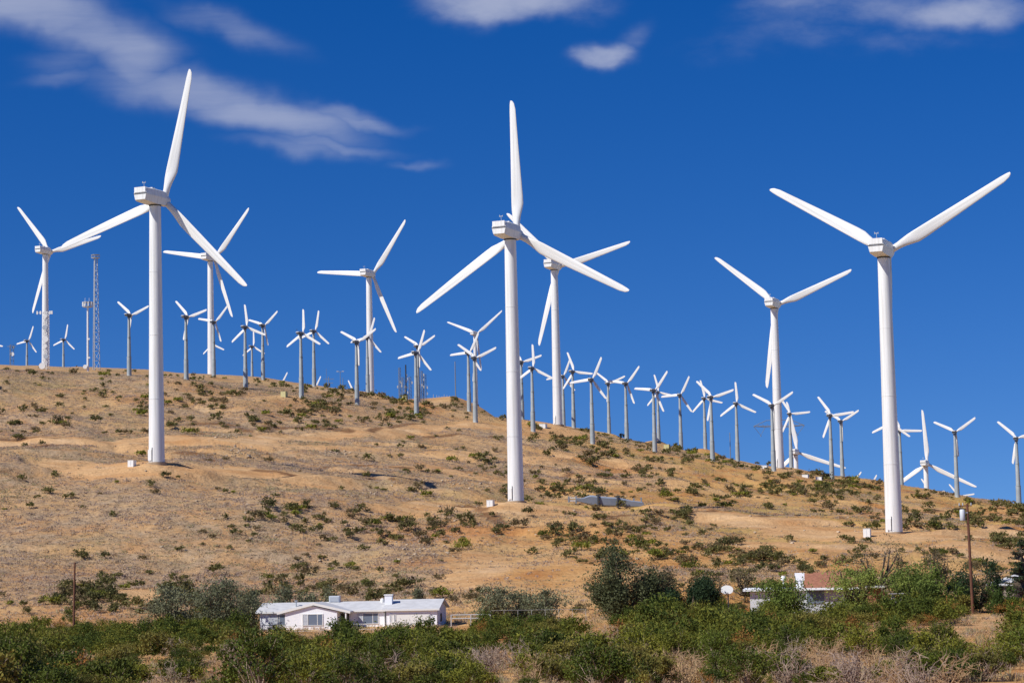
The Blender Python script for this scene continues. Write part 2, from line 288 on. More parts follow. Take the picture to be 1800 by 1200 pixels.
SMALL = [  # hub x, y, foot y, distance, tips, label
 (-16, 604, None, 1020, [(8.5,609)], 'small far turbine cut off by the left edge, one blade tip in view'),
 (50.5, 599, None, 1030, [(60,573.8),(30,605),(68,620)], 'small far turbine just left of the dish-covered mast'),
 (114.5, 597, None, 1030, [(120,571),(92,609),(133.5,614)], 'small far turbine between the dish-covered mast and the white monopole'),
 (231, 554, 661.6, None, [(202.6,525.6),(226.7,596)], 'small grey-towered turbine first right of the lattice mast, left of the tall left turbine'),
 (331, 557, 668, None, [(303,525.6),(371,545),(323,600.7)], 'small grey-towered turbine close to the right of the tall left turbine'),
 (379, 566, 664, None, [(398,537),(347,557),(390.5,602)], 'small turbine whose grey tower is tucked against the distant white tower'),
 (374, 605, None, 960, [(395.3,615)], 'far small turbine mostly hidden behind the distant white tower, one blade out right'),
 (434.7, 575, 683.7, None, [(430,528.7),(457,592),(417,603.7)], 'small grey-towered turbine with upright blade, leftmost of the overlapping three'),
 (465, 572, 668.7, None, [(493.7,545),(429.5,562),(473,609.5)], 'small grey-towered turbine on the crest whose left blade crosses its neighbour'),
 (445.5, 609, None, 900, [(445,587.5)], 'tiny far turbine seen in the gap between two small grey towers'),
 (493, 678, None, 960, [(504.5,655)], 'blade tip of a hidden turbine above the crest, just above the yellow cabinet', ),
 (532.6, 586, 700, None, [(531,540.7),(559,609.5),(507.5,611)], 'small grey-towered turbine with upright blade, foot just right of the yellow cabinet'),
 (554.5, 582, 680, None, [(561.7,542),(585.7,608.7)], 'small turbine on the crest overlapped by an upright-bladed neighbour on its left'),
 (552, 685, None, 960, [(565,659)], 'blade tip of a hidden turbine above the crest, left of the far power poles'),
 (622, 692, None, 960, [(610,666)], 'blade tip of a hidden turbine above the crest, right of the far power poles'),
 (630, 601, 712.5, None, [(590,580),(668,576),(632.5,647.5)], 'small grey-towered turbine with raised V blades, left of the level-bladed white one'),
 (648.5, 593, 690, None, [(668.7,618)], 'small turbine with its tower pressed against the level-bladed white turbine'),
 (737, 609, 707.5, None, [(705.5,588.7),(768,588),(737,650)], 'small turbine overlapped by an identical one in front, blades in a raised V'),
 (734, 620, 732.5, None, [(745,576),(698,630),(758,655)], 'small turbine in front of its twin, one blade nearly upright, beside the antenna cluster'),
 (826, 620, 723.7, None, [(792,624)], 'small turbine half hidden behind another, blade level to the left, by the knoll'),
 (837, 629, 742, None, [(802,605),(873,612.5)], 'small grey-towered turbine standing in front of the sandy knoll, blades in a flat V'),
 (938, 647, 759.5, None, [(935.7,601),(967.5,670),(916,669.5)], 'small grey-towered turbine with upright blade just right of the middle tall tower'),
 (919, 636, 738, None, [(955,623.7)], 'small turbine nearly hidden by the middle tall tower, one blade out to the right'),
 (991.5, 661, 748.7, None, [(1001,632.5),(953.7,667),(1013.7,690)], 'small turbine with its tower close right of the ridge-top white tower'),
 (1009, 653, 752.5, None, [(997,616),(987,686),(1043.7,656)], 'small grey-towered turbine second to the right of the ridge-top white tower'),
 (1042, 667, 780.5, None, [(1058,623.7),(1000,672.5),(1067.5,703.7)], 'small grey-towered turbine below the crest with left blade crossing two neighbours'),
 (1071, 674, 761.7, None, [(1042.5,652.5),(1105.7,661),(1067,712.5)], 'small turbine on the crest with one blade straight down its tower'),
 (1102, 674, 776, None, [(1126,641.7),(1068.7,670),(1115.7,713.7)], 'small grey-towered turbine whose left blade reaches the hub of its neighbour'),
 (1151, 686, 795.5, None, [(1176,647),(1107.5,681),(1168.7,729.5)], 'small turbine in front of a twin, level left blade, by the yellow cabinet'),
 (1158, 689, 775, None, [(1150,650),(1132.5,712.5),(1191,691)], 'small turbine behind its front twin, towers almost touching, above the yellow cabinet'),
 (1197, 694, 790.5, None, [(1214.5,657.5),(1157.5,697.5),(1220,727.5)], 'small grey-towered turbine on the crest just right of the yellow cabinet'),
 (1252, 698, 811, None, [(1219.5,665),(1292.5,685),(1242.5,743.7)], 'small turbine in front of a close twin, one blade hanging down left of its tower'),
 (1239.5, 700, 789, None, [(1229.5,666),(1213.7,727.5),(1274.5,710)], 'small turbine close behind the left of its front twin, left of the thin dark mast'),
 (1296, 709, 810.5, None, [(1292.5,667),(1262,732.5),(1333.7,725.7)], 'small grey-towered turbine standing alone just right of the thin dark mast'),
 (1359, 712.5, 828, None, [(1321.7,692.5),(1395,689)], 'small grey-towered turbine directly in front of the right-hand ridge white tower'),
 (1390, 727, 822, None, [(1372.5,701),(1428.7,722.5),(1374.5,757)], 'small turbine right of the right-hand ridge white tower, near the pylon arms'),
 (1461, 730, 842, None, [(1432.5,692.5),(1510,725),(1443.7,775)], 'small turbine right of the two white cabinets on the crest, before a lower one'),
 (1479.5, 740, 837.5, None, [(1442.5,723.7),(1517,722.5)], 'small turbine lower and behind, close right of the one by the white cabinets'),
 (1497, 850, None, 950, [(1512.5,831)], 'blade tip of a hidden turbine above the right ridge, the nearer of two tips'),
 (1528, 858, None, 950, [(1539,838.5)], 'blade tip of a hidden turbine just left of the nearest right tower'),
 (1568, 744, None, 640, [(1575,697),(1525,762),(1609,771)], 'small turbine mostly hidden behind the nearest right tower, upright blade showing beside it'),
 (1583, 756, 859, None, [(1615,757)], 'small turbine with its grey tower along the right side of the nearest right tower'),
 (1680, 759, 873, None, [(1643.7,738.7),(1713.7,731),(1684,806)], 'small grey-towered turbine right of the nearest right tower, blades in a raised V'),
 (1788, 770, 891, None, [(1753,738.7),(1779,818.7)], 'small grey-towered turbine at the right edge of the picture'),
 (1634, 864, None, 1000, [(1616,835)], 'tiny far turbine showing just its blades behind the sunken white tower'),
 (1686, 872, None, 1000, [(1717,867)], 'tiny far turbine just above the ridge, one blade out right near the power pole top'),
]
def phase(cx, cy, tips, yaw):
    az = math.atan(ray(cx, cy).x); c = math.cos(yaw-az); s = 0+0j; sh = .7*math.sin(yaw-az)*math.sin(math.atan(ray(cx, cy).z))
    for tx, ty in tips:
        h_ = (tx-cx)/c; a = math.atan2(-(ty-cy)-h_*sh, h_) - ROLL; s += complex(math.cos(3*a), math.sin(3*a))
    return math.atan2(s.imag, s.real)/3
def plan(d, H, O):
    cx, cy, fy, D, tips, label = d; s = 1.0
    if D == 'k': D = 1045.; s = (fy-cy)/F*D/H
    elif fy is not None: D = H*F/(fy-cy)
    elif H < 30: s = D/930. if D > 940 else 1.
    hub = P(cx, cy, D)
    foot = Vector((hub.x-math.sin(YAW)*O*s, hub.y-math.cos(YAW)*O*s, hub.z-H*s))
    fix.append((foot.x, foot.y, foot.z, 7 if fy is not None else 16))
    return foot, s, phase(cx, cy, tips, YAW)
big_plan = [plan(d, HB, OB) for d in BIG]; small_plan = [plan(d, HS, OS) for d in SMALL]

# house and other sites also level the ground a little
HOUSE = P(452, 1104, 243.5); fix.append((HOUSE.x+11, HOUSE.y+2, HOUSE.z, 12))

# ---------------------------------------------------------------- the ground: one sheet
nS = 640
Ys = np.concatenate([np.linspace(-80, 100, 30)[:-1], np.arange(100, 250, .9), np.arange(250, 460, .75), np.arange(460, 760, 1.25), np.arange(760, 1150, 5), np.geomspace(1150, 9000, 30)])
Sg = np.linspace(-1, 1, nS); Wd = 45+.285*np.maximum(Ys, 0)+np.maximum(Ys-1150, 0)*.5
GX = Sg[None, :]*Wd[:, None]; GY = np.repeat(Ys[:, None], nS, 1)
GZ = raw_z(GX, GY)
fa = np.array(fix); dz = fa[:, 2]-raw_z(fa[:, 0], fa[:, 1])
num = np.zeros_like(GZ); den = np.zeros_like(GZ)
for (x, y, z, s_), d_ in zip(fa, dz):
    r0_, r1_ = np.searchsorted(Ys, y-4*s_), np.searchsorted(Ys, y+4*s_)
    if s_ < 10: e = 1.5*s_
    w = np.exp(-((GX[r0_:r1_]-x)**2+(GY[r0_:r1_]-y)**2)/(2*s_*s_)); num[r0_:r1_] += w*d_; den[r0_:r1_] += w**1.0
GZ = GZ+num/np.maximum(den, 1)
# berms added on the camera side of the tall turbines' shadows, hiding them
for (f_, s_, a_), (t0, t1, hh_) in zip(big_plan[:3], ((5, 60, 1.0), (5, 30, .7), (5, 30, .7))):
    ax, ay = -math.sin(R(SUN_AZ)), -math.cos(R(SUN_AZ))
    r0_, r1_ = np.searchsorted(Ys, f_.y-15), np.searchsorted(Ys, f_.y+50); X, Y = GX[r0_:r1_]-f_.x, GY[r0_:r1_]-f_.y
    al, ac = X*ax+Y*ay, X*ay-Y*ax; wob = (fbm(al/7+f_.x, al*0+3, 2)-.5)*2.5
    GZ[r0_:r1_] += hh_*np.exp(-((ac-4.6-wob)/2.0)**2)*sstep(t0-4, t0+3, al)*(1-sstep(t1-8, t1, al))*(.7+.6*fbm(X/3, Y/3, 2))
def z_at(X, Y):
    X = np.atleast_1d(np.asarray(X, float)); Y = np.atleast_1d(np.asarray(Y, float))
    i = np.clip(np.searchsorted(Ys, Y)-1, 0, len(Ys)-2); t = (Y-Ys[i])/(Ys[i+1]-Ys[i])
    w = Wd[i]*(1-t)+Wd[i+1]*t; s = np.clip((X/w+1)/2*(nS-1), 0, nS-1.001); j = s.astype(int); s = s-j
    return (GZ[i, j]*(1-s)+GZ[i, j+1]*s)*(1-t)+(GZ[i+1, j]*(1-s)+GZ[i+1, j+1]*s)*t
DD = np.concatenate([np.arange(60, 460, 2.0), np.arange(460, 1100, 3.0)])
def hit(px, py):
    """pixels -> points of the ground (nan where the ray meets the sky)"""
    px = np.atleast_1d(px).astype(float); py = np.atleast_1d(py).astype(float)
    dx = fw.x*F+cr.x*(px-900)+cu.x*(600-py); dy = fw.y*F+cr.y*(px-900)+cu.y*(600-py); dzz = fw.z*F+cr.z*(px-900)+cu.z*(600-py)
    ux, uz = dx/dy, dzz/dy; out = np.full((len(px), 3), np.nan)
    for c in range(0, len(px), 2000):
        sl = slice(c, c+2000); X = ux[sl][:, None]*DD; Z = uz[sl][:, None]*DD; g = z_at(X.ravel(), np.broadcast_to(DD, X.shape).ravel()).reshape(X.shape)
        b = Z <= g; k = b.argmax(1); ok = b.any(1) & (k > 0); kk = np.maximum(k, 1); n = np.arange(len(k))
        a0 = (Z-g)[n, kk-1]; a1 = (Z-g)[n, kk]; t = a0/(a0-a1+1e-9); D = DD[kk-1]+t*(DD[kk]-DD[kk-1])
        out[sl] = np.where(ok[:, None], np.stack([ux[sl]*D, D, uz[sl]*D], 1), np.nan)
    return out
def unproj(X, Y, Z):
    """points -> pixels of the photograph (used only to decide where plants grow)"""
    f_ = fw.x*X+fw.y*Y+fw.z*Z; return 900+F*(cr.x*X+cr.y*Y+cr.z*Z)/f_, 600-F*(cu.x*X+cu.y*Y+cu.z*Z)/f_
# bare earth: tracks, pads and scraped banks, as lines on the ground
TRACKS = [  # pixel polyline, half width in metres, strength
 ([(-60,779),(120,775),(270,772),(420,780),(560,770),(640,762),(760,749),(860,746)], 5.0, 1), ([(0,786),(300,783),(430,776)], 3.0, .9),
 ([(430,778),(640,790),(800,798),(1000,800),(1180,820)], 3.5, .7), ([(300,822),(180,824),(120,818)], 7, .9), ([(300,822),(390,828),(480,835),(560,838)], 8, .9),
 ([(880,892),(980,890),(1130,893),(1300,905),(1450,925)], 4, .9), ([(1300,915),(1500,938),(1640,940),(1800,935)], 8, 1), ([(600,818),(760,822),(900,850)], 3, .6),
 ([(700,905),(780,888),(890,890)], 4.5, .8), ([(1500,905),(1620,897),(1800,903)], 3, .5), ([(800,1030),(850,1000),(835,975)], 4, .8),
 ([(1350,955),(1500,960),(1800,985)], 9, .9), ([(1000,730),(1000,755),(900,765)], 6, .7), ([(1690,1115),(1720,1085),(1755,1080)], 4, 1), ([(230,1040),(262,1060)], 3, 1), ([(1010,1118),(1060,1124)], 2.5, 1), ([(900,1085),(1010,1070)], 3, .5)]
bare = np.zeros_like(GZ); cut = np.zeros_like(GZ)  # cut: dark reddish soil bands, bank shade and a turbine's shadow painted in
CUT_SHADE = [([(455,827),(490,829),(520,836)],1.0),([(630,843),(655,840),(690,842)],.55),([(-10,787),(60,786),(118,781)],1.0),([(318,795),(350,797),(385,811)],1.6),([(808,890),(830,891),(848,896)],.8),([(848,903),(868,911),(880,921)],1.2),
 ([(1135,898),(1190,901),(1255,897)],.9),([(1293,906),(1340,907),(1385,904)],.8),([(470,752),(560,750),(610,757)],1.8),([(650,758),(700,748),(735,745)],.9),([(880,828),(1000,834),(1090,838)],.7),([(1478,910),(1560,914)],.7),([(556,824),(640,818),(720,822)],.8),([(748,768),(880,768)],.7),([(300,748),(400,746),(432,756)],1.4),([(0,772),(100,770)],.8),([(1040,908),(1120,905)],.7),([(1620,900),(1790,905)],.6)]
for pl, hw in CUT_SHADE:
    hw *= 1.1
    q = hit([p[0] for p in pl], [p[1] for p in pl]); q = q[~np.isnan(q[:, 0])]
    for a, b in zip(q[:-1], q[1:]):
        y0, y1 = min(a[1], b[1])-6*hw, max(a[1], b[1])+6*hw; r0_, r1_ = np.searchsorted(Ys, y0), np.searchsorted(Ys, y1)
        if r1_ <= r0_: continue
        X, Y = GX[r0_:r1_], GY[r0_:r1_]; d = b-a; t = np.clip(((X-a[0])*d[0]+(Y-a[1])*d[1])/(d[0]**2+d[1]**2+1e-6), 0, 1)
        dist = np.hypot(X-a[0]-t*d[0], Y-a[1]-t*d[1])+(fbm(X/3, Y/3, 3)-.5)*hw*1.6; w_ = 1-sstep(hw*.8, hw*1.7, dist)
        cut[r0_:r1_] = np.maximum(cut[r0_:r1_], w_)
for pl, hw, k in TRACKS:
    q = hit([p[0] for p in pl], [p[1] for p in pl]); q = q[~np.isnan(q[:, 0])]
    for a, b in zip(q[:-1], q[1:]):
        y0, y1 = min(a[1], b[1])-3*hw, max(a[1], b[1])+3*hw; r0_, r1_ = np.searchsorted(Ys, y0), np.searchsorted(Ys, y1)
        X, Y = GX[r0_:r1_], GY[r0_:r1_]; d = b-a; t = np.clip(((X-a[0])*d[0]+(Y-a[1])*d[1])/(d[0]**2+d[1]**2+1e-6), 0, 1)
        dist = np.hypot(X-a[0]-t*d[0], Y-a[1]-t*d[1])+(fbm(X/6, Y/6, 3)-.5)*hw*1.2
        bare[r0_:r1_] = np.maximum(bare[r0_:r1_], k*(1-sstep(hw*.7, hw*1.3, dist)))
for (f_, s_, a_), d in zip(big_plan, BIG):
    r0_, r1_ = np.searchsorted(Ys, f_.y-25), np.searchsorted(Ys, f_.y+25)
    dist = np.hypot(GX[r0_:r1_]-f_.x, GY[r0_:r1_]-f_.y)+(fbm(GX[r0_:r1_]/5, GY[r0_:r1_]/5, 3)-.5)*8; bare[r0_:r1_] = np.maximum(bare[r0_:r1_], .9*(1-sstep(8, 14, dist)))
upx, upy = unproj(GX, np.maximum(GY, 50), GZ)
# how thickly the low grey scrub covers the slope (left and lower part: thick; right: grassier)
scrub = sstep(250, 290, GY)*(1-bare)*np.clip(.95-sstep(500, 1150, upx)*.75+(fbm(GX/30, GY/30, 4)-.5)*2.0, 0, 1)
grass = sstep(240, 280, GY)*np.clip(sstep(480, 1350, upx)*.8+(fbm(GX/45+20, GY/45, 4)-.55)*2.2, 0, 1)*(1-bare)
q_ = np.arange(len(Ys)*nS).reshape(len(Ys), nS)
Fq = np.stack([q_[:-1, :-1], q_[:-1, 1:], q_[1:, 1:], q_[1:, :-1]], -1).reshape(-1, 4)
def ground_mat():
    m = bpy.data.materials.new('desert_soil'); m.use_nodes = True; t = m.node_tree; b = t.nodes['Principled BSDF']; b.inputs['Roughness'].default_value = .95; b.inputs['Specular IOR Level'].default_value = .05
    N = t.nodes.new; L = t.links.new; tcn = N('ShaderNodeTexCoord')
    def no(scale, detail=6, rough=.6, sc=(1, 1, 1)):
        mp = N('ShaderNodeMapping'); mp.inputs['Scale'].default_value = sc; L(tcn.outputs['Object'], mp.inputs[0])
        n = N('ShaderNodeTexNoise'); n.inputs['Scale'].default_value = scale; n.inputs['Detail'].default_value = detail; n.inputs['Roughness'].default_value = rough; L(mp.outputs[0], n.inputs[0]); return n.outputs[0]
    def ramp(f, stops):
        r = N('ShaderNodeValToRGB'); e = r.color_ramp.elements
        while len(e) < len(stops): e.new(.5)
        for x, (p, c) in zip(e, stops): x.position = p; x.color = (*c, 1) if len(c) == 3 else c
        L(f, r.inputs[0]); return r.outputs[0]
    def mix(f, a, c, mode='MIX'):
        x = N('ShaderNodeMix'); x.data_type = 'RGBA'; x.blend_type = mode
        if isinstance(f, (int, float)): x.inputs[0].default_value = f
        else: L(f, x.inputs[0])
        L(a, x.inputs[6]); L(c, x.inputs[7]); return x.outputs[2]
    def at(n):
        a = N('ShaderNodeAttribute'); a.attribute_name = n; return a.outputs['Fac']
    def mth(op, a, c=None, cl=True):
        x = N('ShaderNodeMath'); x.operation = op; x.use_clamp = cl
        for i, v in enumerate((a, c)):
            if v is None: continue
            if isinstance(v, (int, float)): x.inputs[i].default_value = v
            else: L(v, x.inputs[i])
        return x.outputs[0]
    soil = ramp(no(.055, 8, .62), [(.32, (.46, .205, .070)), (.45, (.58, .315, .120)), (.58, (.66, .395, .17)), (.75, (.72, .47, .235))])
    red = ramp(no(.028, 6, .6, (1, 1.6, 1)), [(.52, (0, 0, 0)), (.66, (1, 1, 1))])
    soil = mix(mth('MULTIPLY', red, .6), soil, ramp(no(.3, 4), [(.3, (.46, .17, .055)), (.7, (.60, .275, .095))]))
    fine = ramp(no(1.3, 5, .7), [(.3, (.70, .68, .66)), (.55, (1, 1, 1)), (.75, (1.0, 1.0, 1.0))]); 
    scr = ramp(no(.9, 6, .7), [(.33, (.30, .22, .14)), (.48, (.41, .30, .19)), (.6, (.48, .35, .225)), (.75, (.56, .39, .23))])
    grs = ramp(no(.25, 6, .65), [(.3, (.33, .25, .06)), (.5, (.44, .315, .085)), (.7, (.54, .36, .12))])
    patch = ramp(no(.16, 7, .7), [(.40, (0, 0, 0)), (.60, (1, 1, 1))])
    c = mix(mth('MULTIPLY', at('scrub'), mth('ADD', mth('MULTIPLY', patch, .6), .35)), soil, scr)
    gp = ramp(no(.11, 7, .65), [(.42, (0, 0, 0)), (.62, (1, 1, 1))])
    c = mix(mth('MULTIPLY', mth('MULTIPLY', at('grass'), gp), .8), c, grs)
    trk = ramp(no(.12, 6, .6, (.5, 1.5, 1)), [(.35, (.55, .29, .125)), (.55, (.67, .425, .215)), (.75, (.74, .52, .31))])
    c = mix(mth('MULTIPLY', at('bare'), .85), c, trk)
    c = mix(mth('MULTIPLY', at('cut'), .9), c, ramp(no(.6, 5), [(.3, (.17, .085, .040)), (.7, (.31, .165, .080))]))  # soil tone and painted shade along the cut lines
    c = mix(.8, c, fine, 'MULTIPLY'); 
    peb = N('ShaderNodeTexVoronoi'); peb.inputs['Scale'].default_value = .9; L(tcn.outputs['Object'], peb.inputs[0])
    pb = ramp(peb.outputs['Distance'], [(.06, (1, 1, 1)), (.13, (0, 0, 0))])
    c = mix(mth('MULTIPLY', mth('MULTIPLY', pb, ramp(no(.07, 4), [(.5, (0, 0, 0)), (.62, (1, 1, 1))])), .7), c, ramp(no(5), [(.3, (.6, .5, .38)), (.7, (.72, .62, .5))]))
    L(c, b.inputs['Base Color'])
    bp = N('ShaderNodeBump'); bp.inputs['Strength'].default_value = .9; bp.inputs['Distance'].default_value = .5
    L(mth('ADD', mth('MULTIPLY', no(.35, 8, .68), 1.3, False), mth('MULTIPLY', no(1.8, 5, .7), .55, False), False), bp.inputs['Height']); L(bp.outputs[0], b.inputs['Normal'])
    return m
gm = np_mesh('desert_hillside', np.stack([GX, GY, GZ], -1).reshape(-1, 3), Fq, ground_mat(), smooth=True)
for nm, a in (('bare', bare), ('scrub', scrub), ('grass', grass), ('cut', cut)):  # cut: dark soil bands with bank shade and a turbine's shadow painted in
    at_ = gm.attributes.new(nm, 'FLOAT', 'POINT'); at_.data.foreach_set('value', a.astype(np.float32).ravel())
tag(link(bpy.data.objects.new('desert_hillside', gm)), kind='structure')

# ---------------------------------------------------------------- wind turbines
def blade_mb(L, chord, root, tipf=.42, twist=16):
    """a blade along +Z: round root, broad shoulder, long taper, blunt rounded tip"""
    mb = MB(); rings = []; N_ = 14
    for t in (0, .03, .07, .11, .16, .21, .27, .35, .45, .55, .65, .75, .85, .93, .975, .992, 1.0):
        k = sstep(.05, .23, t); ch = root*(1-k)+chord*k
        if t > .23: ch = chord*(1-(t-.23)/.77*(1-tipf))
        if t > .93: ch *= math.sqrt(max(1-((t-.93)/.072)**2, .03))
        th = root*(1-k)+chord*.22*k; th *= (1-.72*sstep(.2, 1, t)); tw = R(twist)*(1-sstep(.08, .75, t))+R(4)
        off = ch*.5-root*.5; off = off*k; ring = []
        for i in range(N_):
            a = 2*math.pi*i/N_; x = math.cos(a)*ch/2; y = math.sin(a)*th/2*(1 if k < .01 else (1-.45*k*(-math.cos(a)*.5+.5)))
            x += off*.55
            ring.append((x*math.cos(tw)-y*math.sin(tw), x*math.sin(tw)+y*math.cos(tw)-.012*L*t*t*0, t*L))
        rings.append(ring)
    return mb.loft(rings)
def make_big():
    t = empty('wind_turbine'); tw = MB()
    rr = lambda z: 1.50-(.43)*z/(HB-1.3)
    tw.tube([(0, 0, -1.5), (0, 0, HB-1.35)], [rr(0), rr(HB-1.35)], 44)
    for z in (12, 24, 36): tw.tube([(0, 0, z), (0, 0, z+.10)], rr(z)+.03, 44)
    tw = tw.build('tower', M['white'], t)
    MB().box((-.45, -rr(1)-.03, 1.5), (.8, .16, 2.0)).build('door', M['box'], tw)
    MB().box((0.02, -rr(1)-.02, 1.6), (.06, .12, 2.6)).build('door_frame', M['seam'], tw)
    MB().tube([(0, 0, HB-1.45), (0, 0, HB-1.2)], 1.18, 28).build('yaw_ring', M['seam'], tw)
    MB().tube([(0, 0, -1.2), (0, 0, .10)], 1.95, 24).tube([(0, 0, .10), (0, 0, .2)], 1.65, 28).build('foundation', M['conc'], t)
    n = MB()
    def sec(y, w, z0, z1, ch):   # hexagonal cross section: widest above the seam
        zm = z0+(z1-z0)*.50
        return [(-w*.80, y, z0), (w*.80, y, z0), (w, y, zm), (w*.86, y, z1-ch*.3), (w*.66, y, z1), (-w*.66, y, z1), (-w*.86, y, z1-ch*.3), (-w, y, zm)]
    z0, z1 = HB-1.22, HB+1.55
    n.loft([sec(-4.75, 1.42, z0+.45, z1-.05, .6), sec(-4.3, 1.5, z0+.25, z1, .6), sec(-1.2, 1.52, z0, z1+.05, .6), sec(1.2, 1.46, z0, z1, .6), sec(2.1, 1.32, z0+.08, z1-.12, .5)], smooth=False)
    n = n.build('nacelle', M['white'], t)
    zs = HB+.35
    MB().box((0, -4.77, zs), (2.86, .10, .13)).build('cover_seam', M['seam'], n)
    MB().box((0, -4.80, zs+.72), (2.5, .12, 1.0)).build('rear_panel', M['white'], n)
    MB().tube([(-.2, -3.2, z1), (-.2, -3.2, z1+1.1)], .05, 6).tube([(-.5, -3.2, z1+1.1), (.1, -3.2, z1+1.1)], .05, 6).tube([(-.5, -3.2, z1+1.0), (-.5, -3.2, z1+1.35)], .09, 6).tube([(.1, -3.2, z1+1.0), (.1, -3.2, z1+1.3)], .07, 6).build('wind_vane', M['steel'], n)
    MB().box((.5, -1.6, z1+.14), (.7, .9, .28)).build('roof_hatch', M['white'], n)
    h = MB(); prof = [(2.12, .95), (2.3, 1.1), (3.0, 1.15), (3.6, 1.02), (4.0, .72), (4.25, .3), (4.3, .02)]
    h.loft([[(math.cos(2*math.pi*k/20)*r_, y, HB+math.sin(2*math.pi*k/20)*r_) for k in range(20)] for y, r_ in prof]); h.build('hub', M['white'], t)
    bm_ = blade_mb(LB-.5, 2.28, 1.22, .48).build('blade', M['white'], t); return t, bm_
def make_small():
    t = empty('small_wind_turbine'); tw = MB()
    pr = [(-1.2, .74), (0, .74), (.12, .70), (5.6, .66), (5.62, .70), (5.75, .70), (5.77, .58), (11.4, .50), (11.42, .56), (11.55, .56), (11.57, .46), (HS-.75, .36)]
    for a, b in zip(pr[:-1], pr[1:]):
        if b[0]-a[0] > .05: tw.tube([(0, 0, a[0]), (0, 0, b[0])], [a[1], b[1]], 20)
    tw = tw.build('tower', M['grey'], t)
    MB().tube([(.60, -.42, .4), (.40, -.30, HS-1)], .05, 5).box((.47, -.40, 11.4), (.30, .30, .55)).build('cable_run', M['nac'], tw)
    n = MB(); n.box((0, -.35, HS-.2), (.85, 2.2, .55)).tube([(0, 0, HS-.85), (0, 0, HS-.55)], .5, 12); n = n.build('nacelle', M['nac'], t)
    l = MB(); l.loft([[(-.5, y, HS+.1), (.5, y, HS+.1), (.42, y, HS+.1+a), (-.42, y, HS+.1+a)] for y, a in ((-1.75, .12), (-1.2, .30), (.3, .34), (.8, .2))], smooth=False); l.build('top_cover', M['lid'], n)
    MB().tube([(-.15, -1.5, HS+.2), (-.15, -1.5, HS+.95)], .03, 5).box((-.15, -1.6, HS+.95), (.06, .4, .12)).build('wind_vane', M['nac'], n)
    MB().tube([(0, .85, HS), (0, 1.0, HS), (0, 1.5, HS), (0, 1.7, HS)], [.3, .36, .34, .12], 12).build('hub', M['lid'], t)
    b = blade_mb(LS-.2, .92, .46, .66, 12).build('blade', M['white'], t); return t, b
def place(first, bl, pl, data, H, O, r0b, group):
    kids = [c for c in first.children if c is not bl]
    for i, ((foot, s, a), d) in enumerate(zip(pl, data)):
        if i == 0: root = first; bs = [bl]
        else:
            root = first.copy(); link(root); bs = []
            for c in kids:
                cc = link(c.copy(), root)
                for g in c.children: link(g.copy(), cc)
        while len(bs) < 3: bs.append(link(bl.copy(), root))
        root.location = foot; root.rotation_euler = (0, 0, -YAW+(0 if i < 3 or r0b > .4 else random.uniform(-.10, .10))); root.scale = (s, s, s)
        for k, b in enumerate(bs):
            al = a+k*2*math.pi/3; be = math.pi/2-al; b.rotation_euler = (0, be, 0)
            b.location = (math.sin(be)*r0b, O, H+math.cos(be)*r0b)
        tag(root, d[5], 'wind turbine', group)
bt, bb = make_big(); place(bt, bb, big_plan, BIG, HB, OB, .5, 'large white wind turbines')
st, sb = make_small(); place(st, sb, small_plan, SMALL, HS, OS, .2, 'small grey-towered wind turbines')

# ---------------------------------------------------------------- small helpers for plants
def bare_at(X, Y, A):
    i = np.clip(np.searchsorted(Ys, Y)-1, 0, len(Ys)-2); w = Wd[i]; j = np.clip(((X/w+1)/2*(nS-1)).astype(int), 0, nS-1); return A[i, j]
def leaf_quads(C, L_, W_, g, up=0.0):
    """one small bent leaf-like quad at each centre"""
    n = len(C); a = g.normal(size=(n, 3)); a[:, 2] += up; a /= np.linalg.norm(a, axis=1)[:, None]
    b = np.cross(a, g.normal(size=(n, 3))); b /= np.linalg.norm(b, axis=1)[:, None]
    s = g.uniform(.6, 1.3, (n, 1)); a = a*L_*s/2; b = b*W_*s/2
    V = np.stack([C-a, C+b*.9, C+a, C-b*.9], 1).reshape(-1, 3); return V, np.arange(4*n).reshape(n, 4)
def bush_points(w, h, n, g, stems=16, base=.12, tight=1.0):
    """leaf centres of a many-stemmed bush, and its stems"""
    tips = []; lines = []
    for k in range(stems):
        a = g.uniform(0, 2*math.pi); e = g.uniform(.15, 1.35); rr = g.uniform(.72, 1.08)
        tip = np.array([math.cos(a)*math.cos(e)*w/2*rr, math.sin(a)*math.cos(e)*w/2*rr, h*(.30+.66*math.sin(e)*rr)]); tips.append(tip)
        mid = tip*[.45, .45, .55]+g.normal(size=3)*[.06*w, .06*w, .03*h]; lines.append([np.array([g.normal()*.05*w, g.normal()*.05*w, -.05]), mid, tip])
    tips = np.array(tips); k = g.integers(0, stems, n); t = g.beta(3.2 if tight == 1 else 3.8, 1.3, n)[:, None]
    mids = np.array([l[1] for l in lines]); C = mids[k]*(1-t)+tips[k]*t
    C = C+g.normal(size=(n, 3))*np.array([w*.075, w*.075, h*.075])*tight*(.5+t)*g.uniform(.6, 1.5, stems)[k][:, None]; C[:, 2] = np.maximum(C[:, 2], base*h*g.uniform(.3, 1.5, n)); return C, lines
def twig_mesh(name, lines, r0_, m):
    mb = MB()
    for l in lines: mb.tube(l, [r0_*(1-.75*i/(len(l)-1)) for i in range(len(l))], 4, cap=False)
    me = bpy.data.meshes.new(name); me.from_pydata(mb.v, [], mb.f); me.materials.append(m); return me
